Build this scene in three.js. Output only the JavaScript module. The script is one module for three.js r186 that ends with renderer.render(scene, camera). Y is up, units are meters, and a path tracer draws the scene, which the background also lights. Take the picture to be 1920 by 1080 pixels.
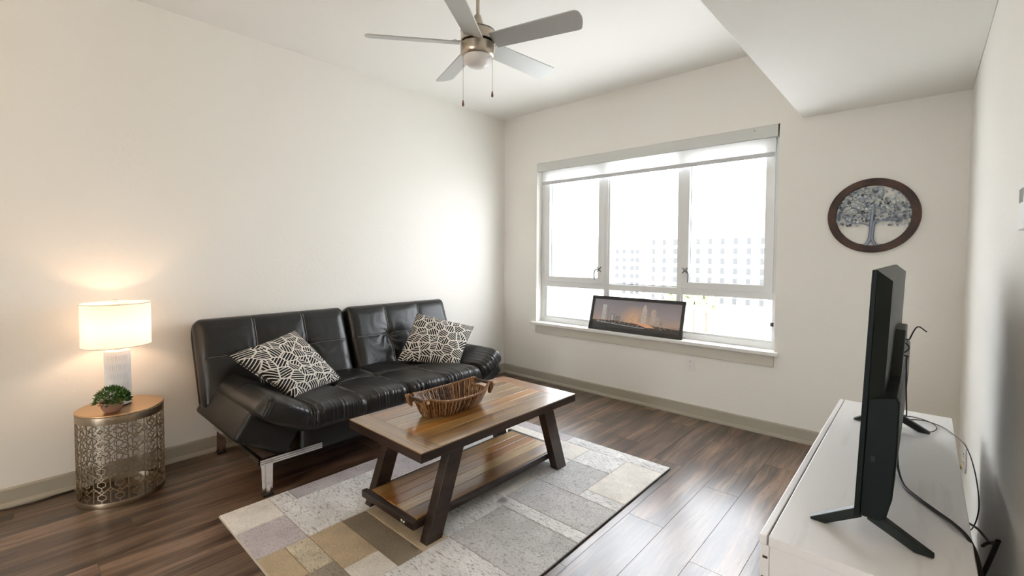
import * as THREE from 'three';
import { RoundedBoxGeometry } from 'three/addons/geometries/RoundedBoxGeometry.js';
import { mergeGeometries, mergeVertices } from 'three/addons/utils/BufferGeometryUtils.js';

// ------------------------------------------------------------------ camera, sky, exposure
const scene = new THREE.Scene();
const FOCAL = 858.69;                                   // in pixels of a 1920 x 1080 picture
const camera = new THREE.PerspectiveCamera(2 * Math.atan(540 / FOCAL) * 180 / Math.PI, 1920 / 1080, 0.05, 1500);
camera.position.set(3.41514, 1.28297, 3.66427);
camera.rotation.set(-0.036986, 0.733055, 0.0045294, 'YXZ');
camera.setViewOffset(1920, 1080, 0, 29.56, 1920, 1080);
scene.add(camera);
const renderer = new THREE.WebGLRenderer({ antialias: true });
renderer.toneMapping = THREE.LinearToneMapping;
renderer.toneMappingExposure = 1.5;
renderer.shadowMap.enabled = true;
const SKY = 7.5;                                         // bright overcast sky
scene.background = new THREE.Color(0.945, 0.985, 1.035);
scene.backgroundIntensity = SKY;
const LAMP = 0.17;
const PENDANT = 1.5;

// ------------------------------------------------------------------ helpers
let seedState = 12345;
const rnd = () => { seedState = (seedState + 0x6D2B79F5) | 0; let t = Math.imul(seedState ^ (seedState >>> 15), 1 | seedState); t = (t + Math.imul(t ^ (t >>> 7), 61 | t)) ^ t; return ((t ^ (t >>> 14)) >>> 0) / 4294967296; };
const rr = (a, b) => a + (b - a) * rnd();
const clamp = (x, a = 0, b = 1) => Math.min(b, Math.max(a, x));
const smooth = (a, b, x) => { const t = clamp((x - a) / (b - a)); return t * t * (3 - 2 * t); };
const lerp = (a, b, t) => a + (b - a) * t;
const V = (x, y, z) => new THREE.Vector3(x, y, z);

function hash(x, y, s) { let h = Math.imul(x, 374761393) + Math.imul(y, 668265263) + Math.imul(s, 1442695041); h = Math.imul(h ^ (h >>> 13), 1274126177); return ((h ^ (h >>> 16)) >>> 0) / 4294967296; }
function pn(u, v, pu, pv, s) {                           // value noise that repeats every pu, pv cells
  const x0 = Math.floor(u), y0 = Math.floor(v), fx = u - x0, fy = v - y0, m = (a, p) => ((a % p) + p) % p;
  const a = hash(m(x0, pu), m(y0, pv), s), b = hash(m(x0 + 1, pu), m(y0, pv), s), c = hash(m(x0, pu), m(y0 + 1, pv), s), d = hash(m(x0 + 1, pu), m(y0 + 1, pv), s);
  const sx = fx * fx * (3 - 2 * fx), sy = fy * fy * (3 - 2 * fy);
  return lerp(lerp(a, b, sx), lerp(c, d, sx), sy);
}
function fbm(u, v, pu, pv, s, o = 4) { let t = 0, a = 0.5, n = 0; for (let i = 0; i < o; i++) { t += a * pn(u * pu, v * pv, pu, pv, s + i); n += a; a *= 0.5; pu *= 2; pv *= 2; } return t / n; }
function tex(w, h, fn, srgb = true) {                    // fn(u, v) -> [r, g, b] in 0..1
  const d = new Uint8Array(w * h * 4);
  for (let j = 0; j < h; j++) for (let i = 0; i < w; i++) {
    const c = fn((i + 0.5) / w, (j + 0.5) / h), k = (j * w + i) * 4;
    d[k] = 255 * clamp(c[0]); d[k + 1] = 255 * clamp(c[1]); d[k + 2] = 255 * clamp(c[2]); d[k + 3] = 255;
  }
  const t = new THREE.DataTexture(d, w, h, THREE.RGBAFormat);
  t.wrapS = t.wrapT = THREE.RepeatWrapping; t.magFilter = THREE.LinearFilter; t.minFilter = THREE.LinearMipmapLinearFilter; t.generateMipmaps = true;
  t.colorSpace = srgb ? THREE.SRGBColorSpace : THREE.NoColorSpace; t.needsUpdate = true;
  return t;
}
const rep = (t, a, b) => { const c = t.clone(); c.repeat.set(a, b); c.needsUpdate = true; return c; };
const mix3 = (a, b, t) => [lerp(a[0], b[0], t), lerp(a[1], b[1], t), lerp(a[2], b[2], t)];
const std = (o) => new THREE.MeshStandardMaterial(o);
const phy = (o) => new THREE.MeshPhysicalMaterial(o);
const lin = (r, g, b) => new THREE.Color().setRGB(r, g, b);

const used = new Map();
const numbered = (n) => { const k = used.get(n) ?? 0; used.set(n, k + 1); return k ? `${n}_${String(k).padStart(3, '0')}` : n; };
function mesh(name, geo, mat, parent) {
  const m = new THREE.Mesh(Array.isArray(geo) ? (geo.length > 1 ? merge(geo) : geo[0]) : geo, mat);
  m.name = numbered(name); m.castShadow = m.receiveShadow = true; (parent ?? scene).add(m); return m;
}
function merge(list) {
  const gs = list.map((g) => { let q = g.index ? g.toNonIndexed() : g; for (const k of Object.keys(q.attributes)) if (!['position', 'normal', 'uv'].includes(k)) q.deleteAttribute(k); if (!q.attributes.uv) q.setAttribute('uv', new THREE.BufferAttribute(new Float32Array(q.attributes.position.count * 2), 2)); return q; });
  return mergeGeometries(gs);
}
function thing(name, label, category, [x, y, z], group) {   // Group at the thing's base; W() puts geometry given in room coordinates under it
  const o = new THREE.Group(); o.name = numbered(name); o.position.set(x, y, z); scene.add(o);
  o.userData = { label, category }; if (group) o.userData.group = group;
  o.W = (n, geo, mat, parent) => { const g = Array.isArray(geo) ? (geo.length > 1 ? merge(geo) : geo[0]) : geo; const gg = g.clone().translate(-x, -y, -z); return mesh(n, gg, mat, parent ?? o); };
  return o;
}
function structure(name, geo, mat) { const m = mesh(name, geo, mat); m.userData.kind = 'structure'; return m; }
function structGroup(name) { const g = new THREE.Group(); g.name = name; g.userData.kind = 'structure'; scene.add(g); return g; }

function triUV(g, s = 1, ou = 0, ov = 0, along = 'z') {     // uv in metres by facing; u runs along the named axis where it can
  if (g.index) g = g.toNonIndexed();
  const p = g.attributes.position, n = g.attributes.normal, uv = new Float32Array(p.count * 2);
  for (let i = 0; i < p.count; i++) {
    const ax = Math.abs(n.getX(i)), ay = Math.abs(n.getY(i)), az = Math.abs(n.getZ(i)), x = p.getX(i), y = p.getY(i), z = p.getZ(i);
    let a, b;
    if (along === 'z') { if (ay >= ax && ay >= az) { a = z; b = x; } else if (ax >= az) { a = z; b = y; } else { a = x; b = y; } }
    else if (along === 'x') { if (ay >= ax && ay >= az) { a = x; b = z; } else if (ax >= az) { a = z; b = y; } else { a = x; b = y; } }
    else { if (ay >= ax && ay >= az) { a = x; b = z; } else if (ax >= az) { a = y; b = z; } else { a = y; b = x; } }
    uv[2 * i] = a * s + ou; uv[2 * i + 1] = b * s + ov;
  }
  g.setAttribute('uv', new THREE.BufferAttribute(uv, 2)); return g;
}
const bx = (x0, x1, y0, y1, z0, z1, along = 'z') => triUV(new THREE.BoxGeometry(x1 - x0, y1 - y0, z1 - z0).translate((x0 + x1) / 2, (y0 + y1) / 2, (z0 + z1) / 2), 1, 0, 0, along);
const rb = (x0, x1, y0, y1, z0, z1, r = 0.003, along = 'z', seg = 2, ou = 0, ov = 0) => triUV(new RoundedBoxGeometry(x1 - x0, y1 - y0, z1 - z0, seg, Math.min(r, (x1 - x0) / 2.01, (y1 - y0) / 2.01, (z1 - z0) / 2.01)).translate((x0 + x1) / 2, (y0 + y1) / 2, (z0 + z1) / 2), 1, ou, ov, along);
function chamferPlank(x0, x1, y0, y1, z0, z1, c, ou, ov, along = 'z') {   // a board with its top edges eased
  const P = [], q = (a, b, d, e) => P.push(...a, ...b, ...d, ...a, ...d, ...e);
  const B = [[x0, y0, z1], [x1, y0, z1], [x1, y0, z0], [x0, y0, z0]], M = [[x0, y1 - c, z1], [x1, y1 - c, z1], [x1, y1 - c, z0], [x0, y1 - c, z0]];
  const T = [[x0 + c, y1, z1 - c], [x1 - c, y1, z1 - c], [x1 - c, y1, z0 + c], [x0 + c, y1, z0 + c]];
  for (let i = 0; i < 4; i++) { const j = (i + 1) % 4; q(B[i], B[j], M[j], M[i]); q(M[i], M[j], T[j], T[i]); }
  q(T[0], T[1], T[2], T[3]); q(B[3], B[2], B[1], B[0]);
  const g = new THREE.BufferGeometry(); g.setAttribute('position', new THREE.BufferAttribute(new Float32Array(P), 3)); g.computeVertexNormals();
  return triUV(g, 1, ou, ov, along);
}
function extZY(pts, x0, x1, bevel = 0, holes) {             // outline in (z, y), pulled along x
  const s = new THREE.Shape(pts.map(([z, y]) => new THREE.Vector2(z, y)));
  if (holes) for (const h of holes) s.holes.push(new THREE.Path(h.map(([z, y]) => new THREE.Vector2(z, y))));
  const g = new THREE.ExtrudeGeometry(s, { depth: x1 - x0 - 2 * bevel, bevelEnabled: bevel > 0, bevelThickness: bevel, bevelSize: bevel, bevelOffset: -bevel, bevelSegments: 2, curveSegments: 10 });
  g.rotateY(-Math.PI / 2); g.translate(x1 - bevel, 0, 0); return triUV(g);
}
function extXY(pts, z0, z1, bevel = 0, holes) {             // outline in (x, y), pulled along z
  const s = new THREE.Shape(pts.map(([x, y]) => new THREE.Vector2(x, y)));
  if (holes) for (const h of holes) s.holes.push(new THREE.Path(h.map(([x, y]) => new THREE.Vector2(x, y))));
  const g = new THREE.ExtrudeGeometry(s, { depth: z1 - z0 - 2 * bevel, bevelEnabled: bevel > 0, bevelThickness: bevel, bevelSize: bevel, bevelOffset: -bevel, bevelSegments: 2, curveSegments: 10 });
  g.translate(0, 0, z0 + bevel); return triUV(g);
}
const tube = (pts, r, seg = 40, rad = 8, closed = false) => new THREE.TubeGeometry(new THREE.CatmullRomCurve3(pts.map((p) => V(...p)), closed, 'centripetal'), seg, r, rad, closed);
const cyl = (x, y0, y1, z, r0, r1 = r0, seg = 32) => new THREE.CylinderGeometry(r1, r0, y1 - y0, seg).translate(x, (y0 + y1) / 2, z);
const lathe = (pts, seg = 48) => new THREE.LatheGeometry(pts.map(([r, y]) => new THREE.Vector2(r, y)), seg);
function bar(a, b, w, h) {                                   // a box beam from a to b
  const A = V(...a), B = V(...b), L = A.distanceTo(B), g = new THREE.BoxGeometry(w, h, L);
  g.applyQuaternion(new THREE.Quaternion().setFromUnitVectors(V(0, 0, 1), B.clone().sub(A).normalize())); const c = A.add(B).multiplyScalar(0.5); return g.translate(c.x, c.y, c.z);
}
function pad(W, H, D, r, nx, ny, nz, disp) {                 // soft box: rounded by r, then every point moved by disp(point, normal)
  let g = new THREE.BoxGeometry(W, H, D, nx, ny, nz); g.deleteAttribute('uv'); g.deleteAttribute('normal'); g = mergeVertices(g, 1e-5);
  const p = g.attributes.position, v = V(), c = V(), n = V();
  for (let i = 0; i < p.count; i++) {
    v.fromBufferAttribute(p, i);
    c.set(clamp(v.x, -W / 2 + r, W / 2 - r), clamp(v.y, -H / 2 + r, H / 2 - r), clamp(v.z, -D / 2 + r, D / 2 - r));
    n.subVectors(v, c).normalize(); v.copy(c).addScaledVector(n, r);
    const q = disp(v, n) ?? v; p.setXYZ(i, q.x, q.y, q.z);
  }
  g.computeVertexNormals();
  const uv = new Float32Array(p.count * 2); for (let i = 0; i < p.count; i++) { uv[2 * i] = p.getZ(i); uv[2 * i + 1] = p.getY(i) + p.getX(i); }
  g.setAttribute('uv', new THREE.BufferAttribute(uv, 2)); return g;
}

// ------------------------------------------------------------------ textures and materials
function woodTex(seed, dark, mid, light, w = 1024, h = 512, streak = 1) {
  return tex(w, h, (u, v) => {
    const warp = (fbm(u, v, 3, 6, seed + 40, 3) - 0.5) * 0.05;
    const a = fbm(u, v + warp, 2, 22, seed, 4), b = fbm(u, v + warp, 5, 120, seed + 10, 3), c = fbm(u, v, 3, 3, seed + 20, 3);
    let t = clamp(0.5 + streak * (1.5 * (a - 0.5) + 0.9 * (b - 0.5)) + 0.8 * (c - 0.5));
    let col = t < 0.5 ? mix3(dark, mid, t * 2) : mix3(mid, light, t * 2 - 1);
    const pore = fbm(u, v, 20, 240, seed + 30, 2); if (pore < 0.3) col = mix3(col, dark, (0.3 - pore) * 2.4);
    return col;
  });
}
const grainBump = tex(1024, 512, (u, v) => { const b = fbm(u, v, 6, 140, 77, 3), c = fbm(u, v, 2, 30, 79, 3), t = 0.5 + 0.7 * (b - 0.5) + 0.6 * (c - 0.5); return [t, t, t]; }, false);
const orangePeel = tex(512, 512, (u, v) => { const t = fbm(u, v, 60, 60, 5, 3); return [t, t, t]; }, false);
const leatherBump = tex(512, 512, (u, v) => { const t = 0.6 * fbm(u, v, 90, 90, 15, 2) + 0.4 * fbm(u, v, 24, 24, 18, 3); return [t, t, t]; }, false);

const wallPaint = std({ color: lin(0.875, 0.855, 0.80), roughness: 0.75, bumpMap: orangePeel, bumpScale: 0.0006 });
const ceilPaint = std({ color: lin(0.945, 0.93, 0.885), roughness: 0.85 });
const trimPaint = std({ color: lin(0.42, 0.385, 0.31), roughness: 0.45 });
const whitePaint = std({ color: lin(0.82, 0.81, 0.79), roughness: 0.4 });
const sillStone = std({ color: lin(0.83, 0.82, 0.79), roughness: 0.3 });
const frameWhite = std({ color: lin(0.78, 0.79, 0.78), roughness: 0.38 });
const gasketMat = std({ color: lin(0.03, 0.03, 0.035), roughness: 0.6 });
const glassMat = phy({ color: 0xffffff, roughness: 0, transmission: 1, thickness: 0, ior: 1.45 });
const darkMetal = std({ color: lin(0.06, 0.055, 0.05), metalness: 0.8, roughness: 0.4 });
const floorTex = woodTex(100, [0.21, 0.15, 0.115], [0.36, 0.275, 0.22], [0.52, 0.43, 0.36]);
const floorMats = [[1, 1, 1], [0.82, 0.8, 0.79], [1.12, 1.08, 1.04], [0.95, 0.9, 0.86], [0.72, 0.69, 0.67]].map((c) => phy({ map: floorTex, color: lin(...c), roughness: 0.30, bumpMap: grainBump, bumpScale: 0.0004, ior: 1.55, clearcoat: 0.6, clearcoatRoughness: 0.26 }));

// ------------------------------------------------------------------ room shell
const H = 2.74, WX = 3.59, ZR = 8.4, SX = 2.7725, SY = 2.2256;
const O = { x0: 0.455, x1: 2.635, y0: 0.575, y1: 2.215 };    // window opening
structure('wall_left', bx(-0.2, 0, -0.1, H + 0.15, -0.2, ZR + 0.2), wallPaint);
structure('wall_right', bx(WX, WX + 0.2, -0.1, H + 0.15, -0.2, ZR + 0.2), wallPaint);
structure('wall_front', extXY([[0, -0.1], [WX, -0.1], [WX, H + 0.15], [0, H + 0.15]], ZR, ZR + 0.2, 0, [[[1.95, 0.04], [1.95, 2.3], [3.25, 2.3], [3.25, 0.04]]]), wallPaint);
structure('wall_back', extXY([[0, -0.1], [WX, -0.1], [WX, H + 0.15], [0, H + 0.15]], -0.2, 0, 0, [[[O.x0, O.y0], [O.x0, O.y1], [O.x1, O.y1], [O.x1, O.y0]]]), wallPaint);
structure('ceiling', bx(0, WX, H, H + 0.15, 0, ZR), ceilPaint);
structure('ceiling_soffit', rb(SX, WX, SY, H, 0, ZR, 0.004), ceilPaint);
function baseboardProfile(len) { // board with an eased top and a shoe strip at its foot; (depth, height) along len
  return [[0, 0], [0.028, 0], [0.028, 0.010], [0.022, 0.022], [0.014, 0.026], [0.014, 0.088], [0.010, 0.096], [0, 0.096]];
}
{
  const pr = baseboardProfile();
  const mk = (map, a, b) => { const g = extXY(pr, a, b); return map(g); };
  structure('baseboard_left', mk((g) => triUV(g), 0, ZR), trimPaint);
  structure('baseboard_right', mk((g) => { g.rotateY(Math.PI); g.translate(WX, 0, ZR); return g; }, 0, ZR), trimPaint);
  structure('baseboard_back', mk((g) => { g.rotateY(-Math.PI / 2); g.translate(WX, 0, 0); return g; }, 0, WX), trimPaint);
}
// floor: every board a piece of its own
{
  const floor = structGroup('floor');
  mesh('subfloor', bx(0, WX, -0.1, -0.012, 0, ZR), std({ color: lin(0.05, 0.04, 0.035), roughness: 0.9 }), floor);
  const pw = 0.181, pl = 1.22; let row = 0;
  for (let x = 0.0; x < WX - 0.01; x += pw, row++) {
    let z = -((row * 0.437) % 1) * pl; const x1 = Math.min(WX, x + pw);
    while (z < ZR) {
      const z0 = Math.max(0, z), z1 = Math.min(ZR, z + pl);
      if (z1 - z0 > 0.02) mesh('plank', chamferPlank(x + 0.0003, x1 - 0.0003, -0.012, 0, z0 + 0.0003, z1 - 0.0003, 0.0007, rr(0, 9), rr(0, 9)), floorMats[Math.floor(rnd() * 5)], floor);
      z += pl;
    }
  }
}
// glazed balcony door in the far end of the room, behind the camera
{
  const door = structGroup('door_1'), z0 = ZR + 0.06, z1 = ZR + 0.12;
  mesh('door_frame', [bx(1.95, 2.01, 0.04, 2.3, z0, z1), bx(3.19, 3.25, 0.04, 2.3, z0, z1), bx(1.95, 3.25, 2.24, 2.3, z0, z1), bx(1.95, 3.25, 0.04, 0.10, z0, z1)], frameWhite, door);
  mesh('stile', bx(2.57, 2.63, 0.1, 2.24, z0, z1), frameWhite, door);
  for (const [a, b] of [[2.01, 2.57], [2.63, 3.19]]) mesh('glass_pane', bx(a, b, 0.10, 2.24, ZR + 0.088, ZR + 0.092), glassMat, door);
}
// globe pendant over the far part of the room
{
  const t = thing('pendant_light', 'round opal globe pendant lamp hanging from the ceiling behind the camera', 'lamp', [1.5, 2.28, 5.4]);
  const brass = std({ color: lin(0.45, 0.4, 0.33), metalness: 1, roughness: 0.35 });
  mesh('globe', new THREE.SphereGeometry(0.125, 40, 24), std({ color: 0xffffff, emissive: lin(1, 0.74, 0.46), emissiveIntensity: 0.6, roughness: 0.4 }), t);
  mesh('rod', new THREE.CylinderGeometry(0.007, 0.007, 0.33, 12).translate(0, 0.285, 0), brass, t);
  mesh('canopy', new THREE.CylinderGeometry(0.06, 0.065, 0.024, 32).translate(0, 0.447, 0), brass, t);
  const l = new THREE.PointLight(lin(1, 0.70, 0.40), PENDANT, 0, 2); l.castShadow = true; l.shadow.radius = 10; l.name = 'pendant_lamp_light'; t.add(l);
}
// window
{
  const win = structGroup('window_1'), zf = -0.085, zb = -0.155;
  const fr = (x0, x1, y0, y1, a = zb, b = zf, r = 0.003) => rb(x0, x1, y0, y1, a, b, r);
  const { x0, x1, y0, y1 } = O, ys = 0.60;
  mesh('window_frame', [fr(x0, 0.505, ys, y1), fr(2.598, x1, ys, y1), fr(x0, x1, 2.15, y1), fr(x0, x1, ys, 0.648)], frameWhite, win);
  mesh('transom_bar', fr(0.5, 2.6, 0.968, 1.022), frameWhite, win);
  mesh('mullion', fr(1.195, 1.232, ys, y1, zb, zf + 0.004), frameWhite, win);
  mesh('mullion', fr(1.885, 1.925, ys, y1, zb, zf + 0.004), frameWhite, win);
  const sash = (a, b, c, d, n) => { // an opening sash: four rails round its pane
    const s = mesh('sash', [fr(a, a + 0.062, c, d, -0.145, -0.072), fr(b - 0.062, b, c, d, -0.145, -0.072), fr(a + 0.05, b - 0.05, c, c + 0.054, -0.145, -0.073), fr(a + 0.05, b - 0.05, d - 0.055, d, -0.145, -0.073)], frameWhite, win);
    mesh('glass_pane', bx(a + 0.05, b - 0.05, c + 0.05, d - 0.05, -0.118, -0.114), glassMat, s);
    mesh('gasket', [bx(a + 0.058, a + 0.065, c + 0.05, d - 0.05, -0.1135, -0.107), bx(b - 0.065, b - 0.058, c + 0.05, d - 0.05, -0.1135, -0.107), bx(a + 0.06, b - 0.06, c + 0.05, c + 0.057, -0.1135, -0.107)], gasketMat, s);
    return s;
  };
  sash(0.503, 1.197, 1.018, 2.152); sash(1.923, 2.6, 1.018, 2.152);
  const fixed = (a, b, c, d) => { const s = mesh('glass_pane', bx(a, b, c, d, -0.122, -0.118), glassMat, win); mesh('gasket', [bx(a, a + 0.008, c, d, -0.1175, -0.108), bx(b - 0.006, b, c, d, -0.1175, -0.108), bx(a, b, c, c + 0.006, -0.1175, -0.108), bx(a, b, d - 0.005, d, -0.1175, -0.108)], gasketMat, s); };
  fixed(1.232, 1.885, 1.022, 2.15); fixed(0.505, 1.195, 0.648, 0.968); fixed(1.232, 1.885, 0.648, 0.968); fixed(1.925, 2.598, 0.648, 0.968);
  mesh('glazing_bead', [fr(1.232, 1.25, 1.022, 2.15, -0.117, -0.09), fr(1.925, 1.94, 0.648, 0.968, -0.117, -0.09), fr(1.232, 1.25, 0.648, 0.968, -0.117, -0.09), fr(0.505, 0.525, 0.648, 0.968, -0.117, -0.09), fr(0.505, 1.195, 0.648, 0.664, -0.117, -0.095), fr(1.232, 1.885, 0.648, 0.664, -0.117, -0.095), fr(1.925, 2.598, 0.648, 0.664, -0.117, -0.095)], frameWhite, win);
  const crank = (x, y, d) => { // x-shaped rose, spindle and a hanging lever
    const h = mesh('crank_handle', [bar([x - 0.02, y + 0.022, -0.068], [x + 0.02, y - 0.022, -0.066], 0.007, 0.007), bar([x + 0.02, y + 0.022, -0.068], [x - 0.02, y - 0.022, -0.066], 0.007, 0.007),
      new THREE.SphereGeometry(0.011, 16, 12).translate(x, y, -0.066), tube([[x, y, -0.066], [x + d * 0.02, y, -0.05], [x + d * 0.035, y - 0.02, -0.045], [x + d * 0.036, y - 0.095, -0.045]], 0.0055, 20, 8)], std({ color: lin(0.16, 0.155, 0.15), metalness: 0.7, roughness: 0.4 }), win); return h;
  };
  crank(1.150, 1.155, -1); crank(1.958, 1.165, 1);
  mesh('latch', [rb(2.588, 2.61, 0.77, 0.80, -0.088, -0.075, 0.003), cyl(2.6, 0.775, 0.795, -0.07, 0.004, 0.004, 10)], darkMetal, win);
  // sill board and the apron under it
  const sill = structGroup('trim_1');
  mesh('sill_board', rb(0.40, 2.665, 0.575, 0.602, -0.09, 0.04, 0.005), sillStone, sill);
  mesh('sill_apron', rb(0.452, 2.635, 0.492, 0.575, 0.0, 0.016, 0.003), std({ color: lin(0.62, 0.585, 0.51), roughness: 0.5 }), sill);
}

// ------------------------------------------------------------------ rug
{
  const rug = thing('area_rug', 'grey and cream patchwork area rug on the wood floor under the coffee table', 'rug', [1.605, 0, 2.0]);
  const pileTex = (seed, base, fleck, amt, streaky) => tex(512, 512, (u, v) => {
    const a = streaky ? fbm(u, v, 90, 26, seed, 3) : fbm(u, v, 60, 60, seed, 3), b = fbm(u, v, 5, 5, seed + 5, 3), s = pn(u * 170, v * 170, 170, 170, seed + 9);
    let c = mix3(base, fleck, clamp((a - 0.56) * 3.2 * amt)); const k = 0.94 + 0.16 * (b - 0.5) + 0.12 * (s - 0.5); return [c[0] * k, c[1] * k, c[2] * k];
  });
  const pileBump = tex(512, 512, (u, v) => { const t = 0.6 * pn(u * 200, v * 200, 200, 200, 3) + 0.4 * fbm(u, v, 50, 50, 8, 2); return [t, t, t]; }, false);
  const T = { light: pileTex(1, [0.95, 0.945, 0.94], [0.66, 0.65, 0.65], 1.0, true), grey: pileTex(2, [0.845, 0.84, 0.835], [0.60, 0.59, 0.59], 0.8, false), lav: pileTex(3, [0.82, 0.79, 0.805], [0.64, 0.62, 0.63], 0.7, false), cream: pileTex(4, [0.95, 0.93, 0.90], [0.85, 0.82, 0.79], 0.5, false), tan: pileTex(5, [0.83, 0.755, 0.64], [0.75, 0.67, 0.55], 0.4, false), taupe: pileTex(6, [0.58, 0.53, 0.46], [0.47, 0.43, 0.37], 0.4, false), tans: pileTex(7, [0.89, 0.85, 0.76], [0.66, 0.60, 0.52], 1.0, true), brown: pileTex(8, [0.68, 0.64, 0.58], [0.52, 0.49, 0.45], 0.8, true) };
  const RM = {}; for (const k in T) RM[k] = std({ map: rep(T[k], 2.2, 2.2), roughness: 0.98, bumpMap: rep(pileBump, 2.2, 2.2), bumpScale: 0.003 });
  const X0 = 0.9, X1 = 2.312, Z0 = 1.01, Z1 = 2.992;
  rug.W('backing', rb(X0, X1, 0.0005, 0.0055, Z0, Z1, 0.002), std({ color: lin(0.06, 0.055, 0.05), roughness: 0.95 }));
  rug.W('binding', [rb(X0 - 0.003, X0 + 0.004, 0.0005, 0.0085, Z0, Z1, 0.003), rb(X0, X1, 0.0005, 0.0085, Z1 - 0.004, Z1 + 0.003, 0.003), rb(X0, X1, 0.0005, 0.0085, Z0 - 0.003, Z0 + 0.004, 0.003)], std({ color: lin(0.55, 0.5, 0.44), roughness: 0.9 }));
  rug.W('binding', rb(X1 - 0.004, X1 + 0.003, 0.0005, 0.0075, Z0, Z1, 0.003), std({ color: lin(0.05, 0.048, 0.05), roughness: 0.9 }));
  const B = [ // x0, x1, z0, z1, kind
    [0.9, 1.13, 2.772, 2.992, 'cream'], [1.13, 1.383, 2.772, 2.992, 'lav'], [1.383, 1.625, 2.875, 2.992, 'tan'], [1.383, 1.625, 2.772, 2.875, 'tans'], [1.625, 1.85, 2.772, 2.992, 'brown'], [1.85, 2.312, 2.70, 2.992, 'tans'],
    [0.9, 1.022, 2.668, 2.772, 'light'], [0.9, 1.022, 1.95, 2.668, 'lav'], [1.022, 1.383, 2.22, 2.772, 'light'], [1.022, 1.20, 1.72, 2.22, 'lav'], [1.20, 1.40, 1.72, 2.22, 'cream'],
    [1.383, 1.70, 2.612, 2.772, 'tan'], [1.70, 1.85, 2.612, 2.772, 'cream'], [1.383, 1.85, 2.488, 2.612, 'taupe'], [1.383, 1.85, 2.35, 2.488, 'tan'], [1.40, 1.85, 1.93, 2.35, 'light'],
    [1.85, 2.312, 2.345, 2.70, 'light'], [1.85, 2.312, 1.993, 2.345, 'grey'], [1.80, 2.312, 1.912, 1.993, 'light'], [1.80, 2.312, 1.655, 1.912, 'grey'],
    [1.40, 1.80, 1.655, 1.93, 'cream'], [1.82, 2.082, 1.33, 1.655, 'grey'], [2.082, 2.312, 1.57, 1.655, 'light'], [2.082, 2.312, 1.115, 1.57, 'cream'], [1.82, 2.082, 1.115, 1.33, 'light'],
    [0.9, 1.022, 1.40, 1.95, 'light'], [1.022, 1.40, 1.33, 1.72, 'grey'], [1.40, 1.82, 1.33, 1.655, 'light'], [1.022, 1.82, 1.115, 1.33, 'cream'], [0.9, 1.022, 1.115, 1.40, 'cream'], [0.9, 1.62, 1.01, 1.115, 'lav'], [1.62, 2.312, 1.01, 1.115, 'light'],
  ];
  for (const [a, b, c, d, k] of B) rug.W('pile_patch', chamferPlank(a + 0.0008, b - 0.0008, 0.004, 0.0115 + (k === 'grey' || k === 'taupe' || k === 'lav' ? -0.0012 : 0), c + 0.0008, d - 0.0008, 0.003, rr(0, 3), rr(0, 3)), RM[k]);
}

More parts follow.
